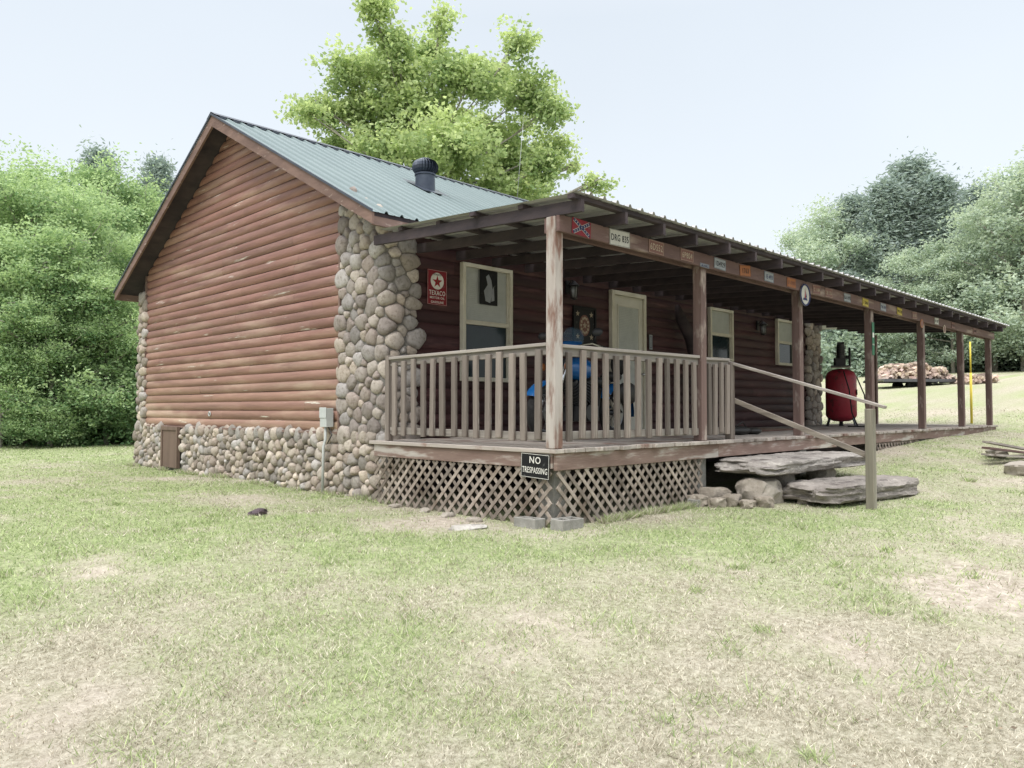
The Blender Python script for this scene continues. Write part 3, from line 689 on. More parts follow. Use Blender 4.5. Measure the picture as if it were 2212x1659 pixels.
def border(w,h,b_,y,t=.001):
    q=MB();q.rbox((-w/2,y,-h/2),(w/2,y+t,-h/2+b_));q.rbox((-w/2,y,h/2-b_),(w/2,y+t,h/2));q.rbox((-w/2,y,-h/2+b_),(-w/2+b_,y+t,h/2-b_));q.rbox((w/2-b_,y,-h/2+b_),(w/2,y+t,h/2-b_));return q
def star(cx,cz,r,rot=0):
    q=[];
    for k in range(10):
        a=math.pi/2+rot+math.pi*k/5;rr=r if k%2==0 else r*.40;q.append((cx+rr*math.cos(a),cz+rr*math.sin(a)))
    return q
def lic(x,z,txt,bg,fg,w=.28,h=.14,label="",tilt=0,size=.085,sx=.9):
    sign("license_plate",w,h,bg,(x,-.106,z),0,[(txt,size,0,-.004,fg,sx)] if txt else [],label,"license plate","old license plates nailed along the porch beam",tilt,[("plate_border",border(w-.008,h-.008,.003,-.0042),fg)])
PZ=2.865
q1=MB();q2=MB();q3=MB();a=math.atan2(.13,.25)
for s in(1,-1):
    q1.box((0,-.0037,0),(.27,.0008,.036),Matrix.Rotation(s*a,3,'Y'));q2.box((0,-.0047-.0005*s,0),(.272,.0008,.027),Matrix.Rotation(s*a,3,'Y'))
    for k in(-.1,-.068,-.036,.036,.068,.1): q3.poly(star(k,k*s*math.tan(a),.010),-.0066,.0006)
q3.poly(star(0,0,.010),-.0066,.0006)
sign("flag_plate",.28,.155,P_dred,(.28,-.106,2.865),0,[],"red metal plate with starred blue diagonal cross","sign",None,.05,[("white_edging",q1,P_offw),("blue_cross",q2,P_navy),("stars",q3,P_offw)])
lic(.89,PZ-.005,"DRG 835",P_offw,P_blk,.34,.165,"white vintage license plate reading DRG 835 in dark letters",-.02,.095,.74)
lic(1.54,PZ,"6DS52",P_rust,P_tan,.28,.14,"rusty license plate reading 6DS52 on porch beam",.02,.10,.80)
lic(2.15,PZ,"6P804",P_rust,P_tan,.27,.13,"rust-brown license plate reading 6P804",0,.095,.80)
lic(2.53,2.80,"AIR FORCE",P_gry,P_navy,.2,.045,"narrow grey strip plate below the beam",0,.033,.9)
lic(2.88,PZ,"1D4929",P_gry,P_blk,.27,.13,"dull white license plate reading 1D4929",.03,.085,.75)
lic(3.5,PZ,"1763",P_org,P_blk,.28,.14,"orange license plate with dark numbers",-.08,.09)
lic(4.14,PZ,"15 493",P_gry,P_navy,.26,.13,"faded grey license plate with blue numbers",.02,.08,.8)
lic(4.8,PZ,"U 4203",P_org,P_rust,.27,.13,"orange license plate with worn numbers",0,.075)
pl=[(5.62,"C 1184",P_rust,P_tan),(6.05,"28 176",P_rust,P_tan),(6.75,"GA 1975",P_gry,P_blk),(7.5,"7 3846",P_yel,P_blk),(8.3,"TN 294",P_gry,P_navy),(9.1,"W 8120",P_yel,P_blk),(9.9,"62 451",P_rust,P_tan),(11.2,"83 107",P_offw,P_blk),(12.3,"9 5512",P_rust,P_blk),(13.9,"44 018",P_rust,P_blk)]
for x,t,b_,f in pl: lic(x,PZ-.005,t,b_,f,.26,.13,"worn old license plate nailed to the porch beam",R.uniform(-.05,.05),.075,.8)
for x in(10.3,11.7):
    q=MB();q.poly([(.06*math.cos(k*math.pi/8),.06*math.sin(k*math.pi/8)) for k in range(16)],-.005,.002)
    sign("round_badge",.17,.17,P_org if x<11 else P_tan,(x,-.106,2.74),0,[],"small round metal badge hanging below the beam","sign",None,0,[("badge_centre",q,P_rust)],roundp=True)
q=MB();q.torus((0,-.004,0),.175,.014,'y',32,6);q2=MB();q2.poly([(-.02,-.06),(.02,-.06),(0,.12)],-.006,.002);q3=MB();q3.poly([(-.09,-.09),(.09,-.09),(.06,-.05),(-.06,-.05)],-.006,.002);q3.poly([(.025,-.04),(.07,-.04),(.03,.06)],-.006,.002)
o=sign("round_sign",.38,.38,P_offw,(5.21,-.115,2.74),0,[],"round white sign with blue rim and sail emblem on post","sign",None,0,[("sign_rim",q,P_navy),("sail_emblem",q2,P_red),("boat_emblem",q3,P_navy)],roundp=True)
o.scale=(.84,.84,.84)
q=MB();q.poly([(-.03,.1),(.03,.1),(.03,.02),(-.03,.02)],-.005,.002)
sign("narrow_sign",.10,.55,P_grn,(7.93,-.064,2.30),0,[("1911",.04,0,-.1,P_white,1)],"narrow green and white vertical sign on porch post","sign",None,0,[("sign_patch",q,P_white)])
sign("warning_sign",.37,.235,P_blk,(-.062,.19,.575),-math.pi/2,[("NO",.092,0,.052,P_white,1),("TRESPASSING",.08,0,-.045,P_white,.62)],"black NO TRESPASSING sign with white letters on porch corner","sign",None,.04,[("sign_border",border(.36,.225,.004,-.0042),P_white)])
q=MB();q.poly([(.11*math.cos(2*math.pi*k/32),.085+.11*math.sin(2*math.pi*k/32)) for k in range(32)],-.0045,.0015)
q2=MB();q2.poly(star(0,.075,.085),-.0062,.0015)
sign("gasoline_sign",.33,.46,P_dred,(1.0,2.955,2.715),0,[("TEXACO",.034,0,.168,P_blk,1,.004),("T",.05,0,.072,P_grn,1,.005),("TEXACO",.088,0,-.075,P_white,.72),("MOTOR OIL",.042,0,-.138,P_white,1),("GASOLINE",.042,0,-.195,P_white,1)],"red TEXACO motor oil gasoline sign with white circle and star","sign",None,0,[("white_disc",q,P_white),("red_star",q2,P_red),("sign_border",border(.32,.45,.003,-.0042),P_offw)])
q=MB();q.poly([(-.06,-.2),(.03,-.22),(.08,-.05),(.05,.1),(.0,.18),(-.05,.14),(-.02,.03),(-.09,-.06)],-.004,.001);q.poly([(.05,-.2),(.11,-.18),(.10,.02),(.07,-.04)],-.004,.001)
sign("window_poster",.34,.50,P_blk,(1.90,2.925,2.82),0,[],"black poster with pale abstract figure taped in window","poster",None,0,[("pale_print",q,P_gry)])
q=MB();q.poly([(.13*math.cos(k*math.pi/16),.17*math.sin(k*math.pi/16)) for k in range(32)],-.016,.002)
q2=MB()
for k in range(12): q2.poly([(x_+.09*math.cos(k*math.pi/6),z_+.12*math.sin(k*math.pi/6)) for x_,z_ in((-.02,-.02),(.02,-.02),(.02,.02),(-.02,.02))],-.019,.002)
q2.poly(star(0,0,.06),-.019,.002)
for sx_ in(-1,1):
    for sz_ in(-1,1): q2.poly(star(.17*sx_,.18*sz_,.05),-.015,.002)
q3=border(.56,.60,.03,-.03,.028)
sign("framed_picture",.55,.58,P_blk,(4.02,2.96,2.45),0,[],"dark framed ornate medallion picture beside the door","picture",None,0,[("picture_medallion",q,P_rust),("picture_ornament",q2,P_tan),("picture_frame",q3,P_blk)],t=.012)
sign("thermometer",.10,.26,P_gry,(5.85,2.955,2.3),0,[],"small white wall thermometer beside door","thermometer",None,0,[("thermometer_scale",border(.07,.2,.008,-.005),P_navy)])
# ------------------------------------------------------------------ motorcycle
mc=empty("motorcycle",(2.02,1.32,.744),"blue and chrome cruiser motorcycle with windshield parked on porch","motorcycle",None,math.radians(187))
def lp(mb,name,mat,par=mc,sm='auto'): 
    o=build(mb,name,mat,None,sm,origin=(0,0,0));o.parent=par;o.location=(0,0,0);return o
for nm,x in(("wheel",.82),("wheel",-.75)):
    mb=MB();mb.torus((x,0,.33),.275,.058,'y',36,10);w_=lp(mb,nm,M_rubber)
    mb=MB();mb.torus((x,0,.33),.215,.018,'y',32,8);mb.cyl((x,-.06,.33),(x,.06,.33),.04)
    for k in range(18):
        a=k*math.pi/9;mb.cyl((x,.03*(-1)**k,.33),(x+.21*math.cos(a),0,.33+.21*math.sin(a)),.004,n=5)
    mb.revolve([(.05,.0),(.13,.0),(.13,.006),(.05,.006)],(x,.06,.33),'y',24);lp(mb,"rim",M_rimm,w_)
def fender(x,a0,a1,R_,wd):
    mb=MB();vs=[];n=14
    for i in range(n+1):
        a=a0+(a1-a0)*i/n
        for j in range(7):
            b_=-math.pi/2+math.pi*j/6;r=R_+.04*math.cos(b_);vs.append((x+r*math.cos(a),wd*math.sin(b_),.33+r*math.sin(a)))
    mb.add(vs,[(i*7+j,i*7+j+1,(i+1)*7+j+1,(i+1)*7+j) for i in range(n) for j in range(6)]);return mb
lp(fender(.82,.55,2.3,.34,.08),"front_fender",M_blue,sm=True);lp(fender(-.75,.5,3.3,.35,.11),"rear_fender",M_blue,sm=True)
for y in(-.1,.1):
    lp(MB().tube([(.82,y,.33),(.60,y,.78),(.48,y,1.02)],[.026,.028,.026],10),"front_fork",M_chrome)
    s=1 if y>0 else -1
    lp(MB().tube([(.40,-.0,1.05),(.42,.12*s,1.12),(.30,.32*s,1.16),(.16,.42*s,1.10)],[.014]*4,8),"handlebar",M_chrome)
    lp(MB().cyl((.20,.38*s,1.12),(.10,.46*s,1.09),.02),"handgrip",M_rubber)
    mb=MB().sphere((.31,.40*s,1.29),(.02,.075,.05));mb.tube([(.28,.33*s,1.16),(.30,.38*s,1.28)],[.006]*2,6);lp(mb,"mirror",M_black,sm=True)
    lp(MB().sphere((.62,.19*s,.88),(.05,.05,.05)),"turn_signal",P_org,sm=True)
    lp(MB().sphere((-.72,.22*s,.58),(.25,.08,.15),16,10),"saddlebag",M_leather,sm=True)
mb=MB();mb.revolve([(.001,-.15),(.06,-.13),(.09,-.05),(.095,.0),(.09,.01)],(.66,0,.95),'x',24);hl=lp(mb,"headlight",M_chrome,sm=True)
mb=MB();mb.revolve([(.001,.03),(.05,.022),(.088,.0)],(.66,0,.95),'x',24);lp(mb,"headlight_lens",P_gry,hl,True)
mb=MB();vs=[]
for i in range(9):
    u=i/8
    for j in range(13):
        t=-1+2*j/12;w_=.22*math.sin(math.pi*(.22+.62*u))**.7
        vs.append((.58-.16*t*t-.18*u+.05*math.sin(math.pi*u),t*w_,1.05+.15*u-.05*abs(t)*(1-u)))
mb.add(vs,[(i*13+j,i*13+j+1,(i+1)*13+j+1,(i+1)*13+j) for i in range(8) for j in range(12)]);lp(mb,"fairing",M_blue,sm=True)
mb=MB();vs=[]
for i in range(9):
    z=1.20+.17*i/8
    for j in range(9):
        t=-1+2*j/8;vs.append((.42-.6*(z-1.20)-.12*t*t,t*(.19-.08*(i/8)**2),z-.03*t*t))
mb.add(vs,[(i*9+j,i*9+j+1,(i+1)*9+j+1,(i+1)*9+j) for i in range(8) for j in range(8)])
gl=bpy.data.materials.new("windshield_plastic");gl.use_nodes=True;bb_=gl.node_tree.nodes["Principled BSDF"];bb_.inputs["Base Color"].default_value=(.12,.2,.28,1);bb_.inputs["Roughness"].default_value=.08;bb_.inputs["Alpha"].default_value=.3
lp(mb,"windshield",gl,sm=True)
mb=MB();mb.sphere((.13,0,.87),(.31,.16,.15),20,12);lp(mb,"fuel_tank",M_blue,sm=True)
mb=MB();mb.sphere((-.30,0,.72),(.28,.15,.07),16,10);mb.sphere((-.68,0,.80),(.2,.12,.07),16,10);mb.sphere((-.88,0,.98),(.05,.13,.16),12,8);lp(mb,"saddle",M_leather,sm=True)
mb=MB();mb.cyl((.12,-.02,.38),(.26,-.02,.72),.085,.09,16);mb.cyl((.04,-.02,.38),(-.10,-.02,.70),.085,.09,16)
for k in range(7):
    t=k/6;mb.cyl((.15+.10*t,-.02,.46+.2*t),(.155+.10*t,-.02,.468+.2*t),.115,n=16);mb.cyl((.0-.08*t,-.02,.46+.2*t),(-.005-.08*t,-.02,.468+.2*t),.115,n=16)
mb.box((.05,0,.32),(.42,.26,.18));mb.cyl((.08,-.16,.33),(.08,.16,.33),.1,n=20);lp(mb,"engine",M_black)
lp(MB().cyl((.07,-.18,.62),(.07,-.05,.6),.09,n=20),"air_cleaner",M_chrome)
for z in(.26,.36): lp(MB().tube([(.28,-.14,.5),(.34,-.17,.36),(.2,-.19,z),(-.35,-.2,z),(-.95,-.21,z+.04)],[.025,.025,.03,.042,.045],12),"exhaust_pipe",M_chrome)
mb=MB();mb.tube([(.46,0,.98),(.34,0,.6),(.26,0,.24),(-.3,0,.24),(-.4,0,.62),(.3,0,.9)],[.025]*6,8)
for s in(-1,1): mb.tube([(-.36,.1*s,.62),(-.75,.12*s,.33),(-.3,.1*s,.3)],[.018]*3,8)
lp(mb,"frame",M_black)
# ------------------------------------------------------------------ compressor
cp=empty("air_compressor",(11.75,2.0,.744),"red upright tank air compressor with black pump on top","air compressor",None,.4)
mb=MB();r=.32;mb.revolve([(.001,.1),(r*.5,.115),(r*.85,.16),(r,.24),(r,1.10),(r*.85,1.20),(r*.5,1.26),(.001,1.28)],(0,0,0),'z',32);tk=lp(mb,"tank",M_redpaint,cp,True)
for k in range(3):
    mb=MB();a=k*2.09;mb.beam((r*.8*math.cos(a),r*.8*math.sin(a),.25),(r*1.05*math.cos(a),r*1.05*math.sin(a),0),.08,.02);mb.box((r*1.08*math.cos(a),r*1.08*math.sin(a),.01),(.1,.1,.02));lp(mb,"leg",M_black,cp)
mb=MB();mb.box((0,0,1.32),(.70,.40,.03));mb.box((-.12,0,1.43),(.22,.2,.22));mb.cyl((-.20,0,1.5),(-.23,0,1.80),.08,.085);mb.cyl((-.06,0,1.5),(-.03,0,1.76),.075,.08)
for k in range(6):mb.cyl((-.21,0,1.56+k*.035),(-.21,0,1.566+k*.035),.12);mb.cyl((-.05,0,1.56+k*.03),(-.05,0,1.566+k*.03),.11)
mb.cyl((.22,-.1,1.43),(.22,.14,1.43),.10,n=16);mb.box((-.1,.0,1.82),(.26,.14,.06));lp(mb,"pump",M_black,cp)
mb=MB();mb.torus((-.12,-.18,1.52),.20,.02,'y',28,8);mb.cyl((-.12,-.1,1.52),(-.12,-.2,1.52),.035)
for k in range(5):
    a=k*1.257;mb.beam((-.12,-.18,1.52),(-.12+.20*math.cos(a),-.18,1.52+.20*math.sin(a)),.012,.035,(0,1,0))
lp(mb,"flywheel",M_black,cp)
mb=MB();mb.tube([(.1,-.32,1.1),(.25,-.48,.7),(.1,-.53,.1),(-.4,-.6,.02),(-.9,-.4,.02),(-1.0,-.1,.02)],[.014]*6,8);mb.tube([(-.34,-.05,1.2),(-.5,-.15,.8),(-.45,-.2,.3),(-.7,-.3,.02)],[.014]*4,8);lp(mb,"air_hose",M_rubber,cp,True)
lp(MB().box((0,-r-.005,.75),(.26,.006,.12)),"tank_decal",P_blk,cp)
mb=MB();mb.tube([(7.15,2.5,.74),(6.95,2.65,1.4),(6.98,2.72,1.9),(6.75,2.7,2.4),(6.5,2.75,2.75),(6.45,2.8,3.0)],[.10,.10,.12,.11,.10,.04],12);mb.tube([(6.75,2.7,2.4),(6.95,2.6,2.75),(7.0,2.6,2.95)],[.07,.05,.03],8)
build(mb,"driftwood_trunk",M_darkwood,None,True,label="dark twisted tree trunk propped against cabin wall",cat="tree trunk")
mb=MB();mb.rbox((6.6,1.3,.748),(8.6,2.4,.756));rug=build(mb,"rug",P_rust,None,label="patterned reddish rug lying on the porch deck",cat="rug")
q=MB()
for i in range(12):
    for j in range(6):
        if (i+j)%2: q.rbox((6.7+i*.15,1.38+j*.16,.757),(6.8+i*.15,1.48+j*.16,.759))
build(q,"rug_pattern",P_tan,rug)
mb=MB();mb.sphere((5.0,.85,.80),(.34,.16,.07),18,10);mb.sphere((5.3,.75,.79),(.16,.12,.055),14,8);mb.tube([(4.8,.8,.85),(5.0,.75,.93),(5.2,.8,.85)],[.01]*3,6)
build(mb,"duffel_bag",M_leather,None,True,label="slumped black bag lying on the deck",cat="bag")
mb=MB();mb.tube([(6.8,7.2,5.85),(6.95,7.15,7.68)],[.006,.003],8);mb.torus((6.97,7.12,7.72),.05,.003,'y',16,5)
build(mb,"antenna",M_greybox,None,True,label="thin whip antenna rising from the roof ridge",cat="antenna")
yp=DL(19.6,(2098-1106)/1650*19.6);gzz=g1(*yp)
mb=MB();mb.cyl((*yp,gzz),(*yp,gzz+1.3),.03);mb.cyl((*yp,gzz+1.3),(*yp,gzz+2.1),.02);build(mb,"yellow_pole",M_yellow,None,True,label="thin yellow pole standing past the porch end",cat="pole")
# ------------------------------------------------------------------ trailer + firewood
tx,ty=DL(34,(1970-1106)/1650*34);tz=g1(tx,ty)-.26
tr=empty("flatbed_trailer",(tx,ty,tz),"low black flatbed trailer parked on the grass","trailer",None,math.radians(-42))
mb=MB();mb.box((0,0,.52),(3.4,1.8,.06))
for y in(-.88,.88): mb.box((0,y,.47),(3.5,.06,.09))
mb.beam((1.7,0,.47),(2.6,0,.42),.08,.08);mb.beam((1.7,.7,.46),(2.5,0,.42),.06,.06);mb.beam((1.7,-.7,.46),(2.5,0,.42),.06,.06);lp(mb,"trailer_bed",M_rimm,tr)
for x in(-.3,.3):
    for y in(-.6,.6):
        mb=MB();mb.torus((x,y,.28),.19,.07,'y',24,8);mb.revolve([(.001,0),(.15,0),(.16,.03)],(x,y,.28),'y',16);lp(mb,"wheel",M_rubber,tr,True)
def pile(name,loc,rz,Lx,Hh,n,seed):
    R2=random.Random(seed);mb=MB()
    for i in range(n):
        u=R2.uniform(-1,1);hh=Hh*(1-abs(u)**6)*(.85+.15*math.sin(u*9));z=R2.uniform(.03,1)*hh;y=R2.uniform(-.6,.6)*(1-.4*z/Hh)
        c=Vector((u*Lx/2,y,z));a=R2.uniform(-1,1)*.4+math.pi/2;e=R2.uniform(-.2,.2);d=Vector((math.cos(a)*math.cos(e),math.sin(a)*math.cos(e),math.sin(e)))*.2
        k=R2.uniform(.55,1.3);mb.tube([c-d,c+d],[R2.uniform(.06,.10)]*2,R2.choice([3,4,6]),True,(k,k*R2.uniform(.9,1.02),k*R2.uniform(.85,1)))
    o=build(mb,name,M_fire,None,origin=(0,0,0),label="heap of split firewood logs stacked on the trailer",cat="firewood",kind="stuff");o.location=loc;o.rotation_euler=(0,0,rz)
pile("firewood_pile",(tx,ty,tz+.55),math.radians(-42),3.2,.74,560,4)
t2=DL(33,(2110-1106)/1650*33);pile("firewood_pile",(t2[0],t2[1],g1(*t2)),math.radians(-42),1.5,.36,110,6)
for i,(d,pxx,s) in enumerate([(10.9,2208,.5),(12.2,2150,.3)]):
    x,y=DL(d,(pxx-1106)/1650*d);rock("boulder",M_rock,(x,y,g1(x,y)+.06),(s*1.2,s*.8,s*.45),80+i,(12,8,6),.14,0,i*.7,"weathered flat rock lying on the lawn","rock",None,3)
for i in range(3):
    d=11.6+i*.25;x,y=DL(d,(2190-1106)/1650*d);mb=MB();mb.beam((x-.4,y+.3,g1(x,y)+.16+.05*i),(x+.7,y-.2,g1(x,y)+.08),.14,.03)
    build(mb,"scrap_plank",M_beam if i%2 else M_greyx,None,label="loose weathered plank thrown on the rocks",cat="plank",group="loose planks on the lawn")
# ------------------------------------------------------------------ trees
def leafmesh(name,cl,npc,size,sig,rng,flat_=.7,elong=.55):
    cl=np.asarray(cl);n=len(cl)*npc
    sg=np.repeat(rng.uniform(.6,1.5,len(cl)),npc)[:,None]
    ax_=rng.normal(0,1,(len(cl),3));ax_[:,2]*=.5;ax_/=np.linalg.norm(ax_,axis=1)[:,None];ax_=np.repeat(ax_,npc,0)
    off=rng.normal(0,1,(n,3))*sig*sg*np.array([1,1,flat_]);off=off*.75+ax_*rng.normal(0,1,(n,1))*sig*sg*1.1
    c=np.repeat(cl[:,:3],npc,0)+off
    br=np.repeat(cl[:,3],npc)+rng.normal(0,.17,n)
    u=rng.normal(0,1,(n,3));u[:,2]*=.6;u/=np.linalg.norm(u,axis=1)[:,None];w=rng.normal(0,1,(n,3));v=np.cross(u,w);v/=np.linalg.norm(v,axis=1)[:,None]
    s=size*rng.uniform(.6,1.3,n)[:,None]
    vs=np.stack([c-u*s,c+v*s*elong,c+u*s,c-v*s*elong],1).reshape(-1,3)
    br=np.clip(br,0,1);cols=np.repeat(np.stack([br,br,br],-1),4,0)
    return fastmesh(name,vs,np.arange(4*n).reshape(-1,4),cols)
def lobes_to_clusters(lobes,dens,rng,inner=.25,outer=1.2,grow=1.0):
    out=[];zs=[l[2]+l[5] for l in lobes];zmx=max(zs);zmn=min(l[2]-l[5] for l in lobes)
    for (x,y,z,rx,ry,rz) in lobes:
        n=max(4,int(dens*(rx*ry*rz)**(2/3)))
        d=rng.normal(0,1,(n,3));d/=np.linalg.norm(d,axis=1)[:,None];r=rng.uniform(inner,outer,n)**.6
        fl=1+.25*np.sin(d[:,0]*5+x)*np.sin(d[:,1]*5+y)+.18*np.sin(d[:,2]*7+z)
        p=d*(r*fl*grow)[:,None];q=p*np.array([rx,ry,rz])+np.array([x,y,z])
        tone=rng.normal(0,.08)
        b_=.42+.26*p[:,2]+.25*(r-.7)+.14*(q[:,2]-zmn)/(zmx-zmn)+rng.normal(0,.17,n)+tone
        out.append(np.column_stack([q,b_]))
    return np.concatenate(out)
def trunkmesh(name,H,r0,lobes,rng,nb=5,lean=(0,0)):
    mb=MB();pts=[(lean[0]*t+rng.normal(0,.012)*H*t*(1-t),lean[1]*t,H*t) for t in np.linspace(0,1,8)];pts[0]=(0,0,-.3)
    mb.tube(pts,[r0*(1-.88*t) for t in np.linspace(0,1,8)],10)
    for i,(x,y,z,rx,ry,rz) in enumerate(lobes):
        t=min(.92,max(.2,(z-rz*.9)/H*.85));s=Vector((lean[0]*t,lean[1]*t,H*t));e=Vector((x,y,z));mid=s.lerp(e,.5)+Vector((0,0,-.1*(e-s).length*.5))
        rr=r0*(1-.85*t)*.5;mb.tube([s,mid,e],[rr,rr*.65,rr*.35],7)
        for k in range(nb):
            d=Vector(rng.normal(0,1,3));d.normalize();f=e+Vector((d.x*rx,d.y*ry,abs(d.z)*rz))*.95
            mb.tube([mid.lerp(e,rng.uniform(.3,1)),e.lerp(f,.5)+Vector((0,0,.1)),f],[rr*.4,rr*.25,.012],5)
    me=bpy.data.meshes.new(name);me.from_pydata(mb.v,[],mb.f);setcol(me,mb.c);me.materials.append(M_bark);return me
def place(name,trm,crm,loc,rz,sc,label,cat,group):
    e=link(bpy.data.objects.new(name,None));e.location=loc;e.rotation_euler=(0,0,rz);e.scale=sc;tag(e,label,cat,group)
    for nm,me_ in(("trunk",trm),("crown",crm)):
        o=link(bpy.data.objects.new(nm,me_));o.parent=e
rng=np.random.default_rng(3);D0=27.;bl_=(985-1106)/1650*D0;bx,by=DL(D0,bl_);bz=g1(bx,by)
LP=[(822,62,30,48),(838,18,14,24),(795,110,42,38),(928,108,36,40),(960,92,20,32),(752,165,46,44),(868,185,72,52),(975,190,40,40),(1068,150,48,42),(1118,140,32,32),(1140,212,50,44),(715,240,46,36),(682,232,22,20),(830,270,76,52),(955,268,76,58),(1070,268,76,56),(1185,262,38,34),(1208,305,30,30),(735,300,48,34),(850,350,80,50),(985,368,90,54),(1105,368,80,48),(1172,372,36,36),(1285,413,24,14),(1225,425,30,14),(1050,425,110,42),(900,430,90,42),(1012,120,14,18),(690,285,26,20),(1245,345,14,10),(905,240,60,40),(1025,215,50,40),(790,215,50,40),(1120,320,60,45),(860,130,40,40)]
lob=[]
for pxx,pyy,rx,rz in LP:
    k=D0/1650*1.01;l=(pxx-1106)*k-bl_;dd=rng.uniform(-2.0,2.0);z=CZ+(885-pyy)*k-bz
    lob.append(((dd+l)/S2,(dd-l)/S2,z,rx*k,rx*k*1.05,rz*k))
cl=lobes_to_clusters(lob,95,rng,.02,1.35,1.0)
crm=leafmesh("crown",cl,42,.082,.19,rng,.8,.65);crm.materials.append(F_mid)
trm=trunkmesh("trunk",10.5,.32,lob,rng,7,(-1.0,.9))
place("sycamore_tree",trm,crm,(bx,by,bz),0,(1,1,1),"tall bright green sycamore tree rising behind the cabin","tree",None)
def decid(seed,H,Rr,nl,size,npc,dens,mat,low=.12,sg=3.4):
    rng=np.random.default_rng(seed);lob=[]
    for i in range(nl):
        t=rng.uniform(low,.95);a=rng.uniform(0,6.28);env=math.sin(math.pi*min(1,(t*.85+.12)))**.7;r=Rr*env*rng.uniform(.2,1.0)
        s=Rr*rng.uniform(.15,.38)*(1.1-.45*t);lob.append((r*math.cos(a),r*math.sin(a),H*t,s,s,s*.6))
    lob.append((0,0,H*.93,Rr*.16,Rr*.16,H*.10));lob.append((Rr*.3,0,H*.9,Rr*.12,Rr*.12,H*.10))
    cl=lobes_to_clusters(lob,dens,rng,.1,1.6);c=leafmesh("crown",cl,npc,size,size*sg,rng,.6,.5);c.materials.append(mat)
    return trunkmesh("trunk",H*.85,H*.016,lob,rng,3),c
def conifer(seed,H,Rr,mat,size=.2):
    rng=np.random.default_rng(seed);cl=[]
    for i in range(1200):
        t=rng.uniform(.04,1)**.9;a=rng.uniform(0,6.28);r=Rr*(1-t)**.75*rng.uniform(.2,1)**.5*(1+.30*math.sin(3*a+seed)+.25*math.sin(t*30+a*2))
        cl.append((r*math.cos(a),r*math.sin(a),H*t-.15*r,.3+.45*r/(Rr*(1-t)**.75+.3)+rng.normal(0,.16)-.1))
    c=leafmesh("crown",cl,34,size,size*2.2,rng,.8,.3);c.materials.append(mat)
    mb=MB();mb.tube([(0,0,-.3),(0,0,H*.95)],[H*.016,.02],8)
    me=bpy.data.meshes.new("trunk");me.from_pydata(mb.v,[],mb.f);setcol(me,mb.c);me.materials.append(M_bark);return me,c
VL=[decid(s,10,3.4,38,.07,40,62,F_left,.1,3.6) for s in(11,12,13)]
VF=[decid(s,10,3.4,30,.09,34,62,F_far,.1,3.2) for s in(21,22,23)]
VC=[conifer(s,10,2.1,F_dark,.11) for s in(31,32)]
R=random.Random(99)
def put(v,pxx,d,H,name,label,group,sq=1.):
    x,y=DL(d,(pxx-1106)/1650*d);z=g1(x,y)-.1;s=H/10
    place(name,v[0],v[1],(x,y,z),R.uniform(0,6.28),(s*sq,s*sq,s),label,"tree",group)
LT=[(-60,24,9.2),(60,25,9.3),(150,23.5,7.8),(215,27,8.9),(40,30,10.9),(130,33,11.3),(235,33,11.6),(310,34,10.8),(370,36,10.8),(-150,28,10.5),(-260,25,11),(0,22.5,6.4),(110,22.8,5.2),(230,24,5.8),(290,38,11.8),(-380,26,11),(270,27,6.8),(180,30,9.8),(80,36,12.3),(-20,34,12)]
for i,(p,d,H) in enumerate(LT): put(VL[i%3],p,d,H,"deciduous_tree","leafy light green tree at the edge of the lawn","trees along the lawn edge",1.0)
put(VC[0],335,36,12.4,"cedar_tree","grey-green cedar among the leafy trees","cedar trees",.8);put(VC[1],205,35,12.7,"cedar_tree","grey-green cedar among the leafy trees","cedar trees",.8)
RT=[(1740,64,12.6,0),(1790,60,13.4,0),(1850,62,14.4,1),(1920,58,14.6,1),(1975,60,16.6,1),(2030,57,14.6,1),(2090,58,12.0,1),(2150,50,11.6,0),(2215,47,12.8,0),(2290,48,14,0),(1890,66,14.8,0),(1960,52,8.5,0),(1830,55,7.5,1),(2060,50,8.0,0),(2120,62,14.8,1),(2370,50,15,0),(2460,50,15,0),(1715,70,10.8,1),(2180,66,15.8,1),(2010,70,15.8,0),(2550,52,15,0),(1770,72,13.8,1)]
for i,(p,d,H,c_) in enumerate(RT):
    if c_: put(VC[i%2],p,d,H,"cedar_tree","tall grey-green cedar across the field","cedar trees",1.35)
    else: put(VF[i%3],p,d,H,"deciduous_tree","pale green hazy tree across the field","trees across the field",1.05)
def under_g(name,p0,p1,d,H,n,mat,size,label):
    rng=np.random.default_rng(int(d));cl=[]
    for i in range(n):
        p=rng.uniform(p0,p1);dd=d+rng.uniform(-1.5,6);x,y=DL(dd,(p-1106)/1650*dd);h=H*rng.uniform(0,1)**1.3*(.6+.5*math.sin(p*.03)**2)
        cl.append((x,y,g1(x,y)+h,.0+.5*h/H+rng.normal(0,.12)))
    me=leafmesh(name,cl,36,size,size*4,rng);me.materials.append(mat);o=link(bpy.data.objects.new(name,me));tag(o,kind="stuff",label=label,cat="undergrowth")
under_g("undergrowth",-500,520,24.5,2.8,2600,F_left,.07,"dense low green undergrowth at the wood edge")
under_g("distant_undergrowth",1500,2700,52,4.5,2400,F_far,.14,"hazy undergrowth below the trees across the field")
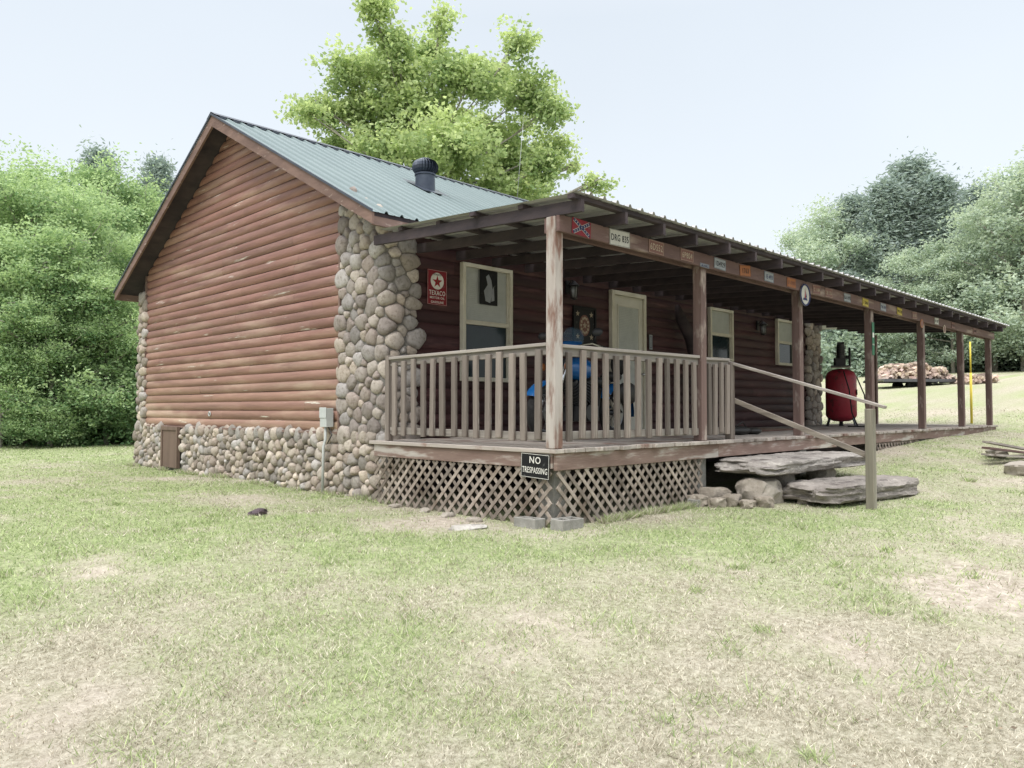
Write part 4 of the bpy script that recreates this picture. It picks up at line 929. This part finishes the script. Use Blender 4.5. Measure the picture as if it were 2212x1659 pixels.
# ------------------------------------------------------------------ light
SE=math.radians(58)
w=bpy.data.worlds.new("World");bpy.context.scene.world=w;w.use_nodes=True;nt=w.node_tree;N=nt.nodes;L=nt.links
bg=N["Background"];sky=N.new("ShaderNodeTexSky");sky.sky_type='NISHITA';sky.sun_disc=False;sky.sun_elevation=SE;sky.dust_density=4
L.new(sky.outputs[0],bg.inputs[0]);bg.inputs[1].default_value=.05
bg2=N.new("ShaderNodeBackground");tc=N.new("ShaderNodeTexCoord");sp=N.new("ShaderNodeSeparateXYZ");L.new(tc.outputs["Generated"],sp.inputs[0])
cr=N.new("ShaderNodeValToRGB");L.new(sp.outputs[2],cr.inputs[0]);e=cr.color_ramp.elements
e[0].position=0;e[0].color=(.80,.83,.825,1);e[1].position=1;e[1].color=(1,1,1,1)
for p_,c_ in((.10,(.80,.835,.835,1)),(.25,(.785,.825,.84,1)),(.46,(.73,.78,.815,1)),(.62,(.92,.94,.96,1))):
    q=e.new(p_);q.color=c_
nz=N.new("ShaderNodeTexNoise");nz.inputs["Scale"].default_value=2.2;nz.inputs["Detail"].default_value=3;L.new(tc.outputs["Generated"],nz.inputs["Vector"])
mr=N.new("ShaderNodeMapRange");mr.inputs[1].default_value=.3;mr.inputs[2].default_value=.7;mr.inputs[3].default_value=.97;mr.inputs[4].default_value=1.03;L.new(nz.outputs["Fac"],mr.inputs[0])
hi=N.new("ShaderNodeMapRange");hi.inputs[1].default_value=.5;hi.inputs[2].default_value=.85;hi.inputs[3].default_value=1.;hi.inputs[4].default_value=3.3;L.new(sp.outputs[2],hi.inputs[0])
ml=N.new("ShaderNodeMath");ml.operation='MULTIPLY';L.new(mr.outputs[0],ml.inputs[0]);L.new(hi.outputs[0],ml.inputs[1]);L.new(ml.outputs[0],bg2.inputs[1])
L.new(cr.outputs[0],bg2.inputs[0]);ad=N.new("ShaderNodeAddShader");L.new(bg.outputs[0],ad.inputs[0]);L.new(bg2.outputs[0],ad.inputs[1]);L.new(ad.outputs[0],N["World Output"].inputs[0])
sl=bpy.data.lights.new("sun",'SUN');sl.energy=1.5;sl.angle=math.radians(16);sl.color=(1,.97,.93);so_=link(bpy.data.objects.new("sun",sl))
sd=Vector((-.75,-.25,0)).normalized()*math.cos(SE)+Vector((0,0,math.sin(SE)));so_.rotation_euler=sd.to_track_quat('Z','Y').to_euler();so_.location=(-10,-5,20)
sky.sun_rotation=math.atan2(sd.x,sd.y)
vs_=bpy.context.scene.view_settings;vs_.view_transform='Standard';vs_.look='None';vs_.exposure=0
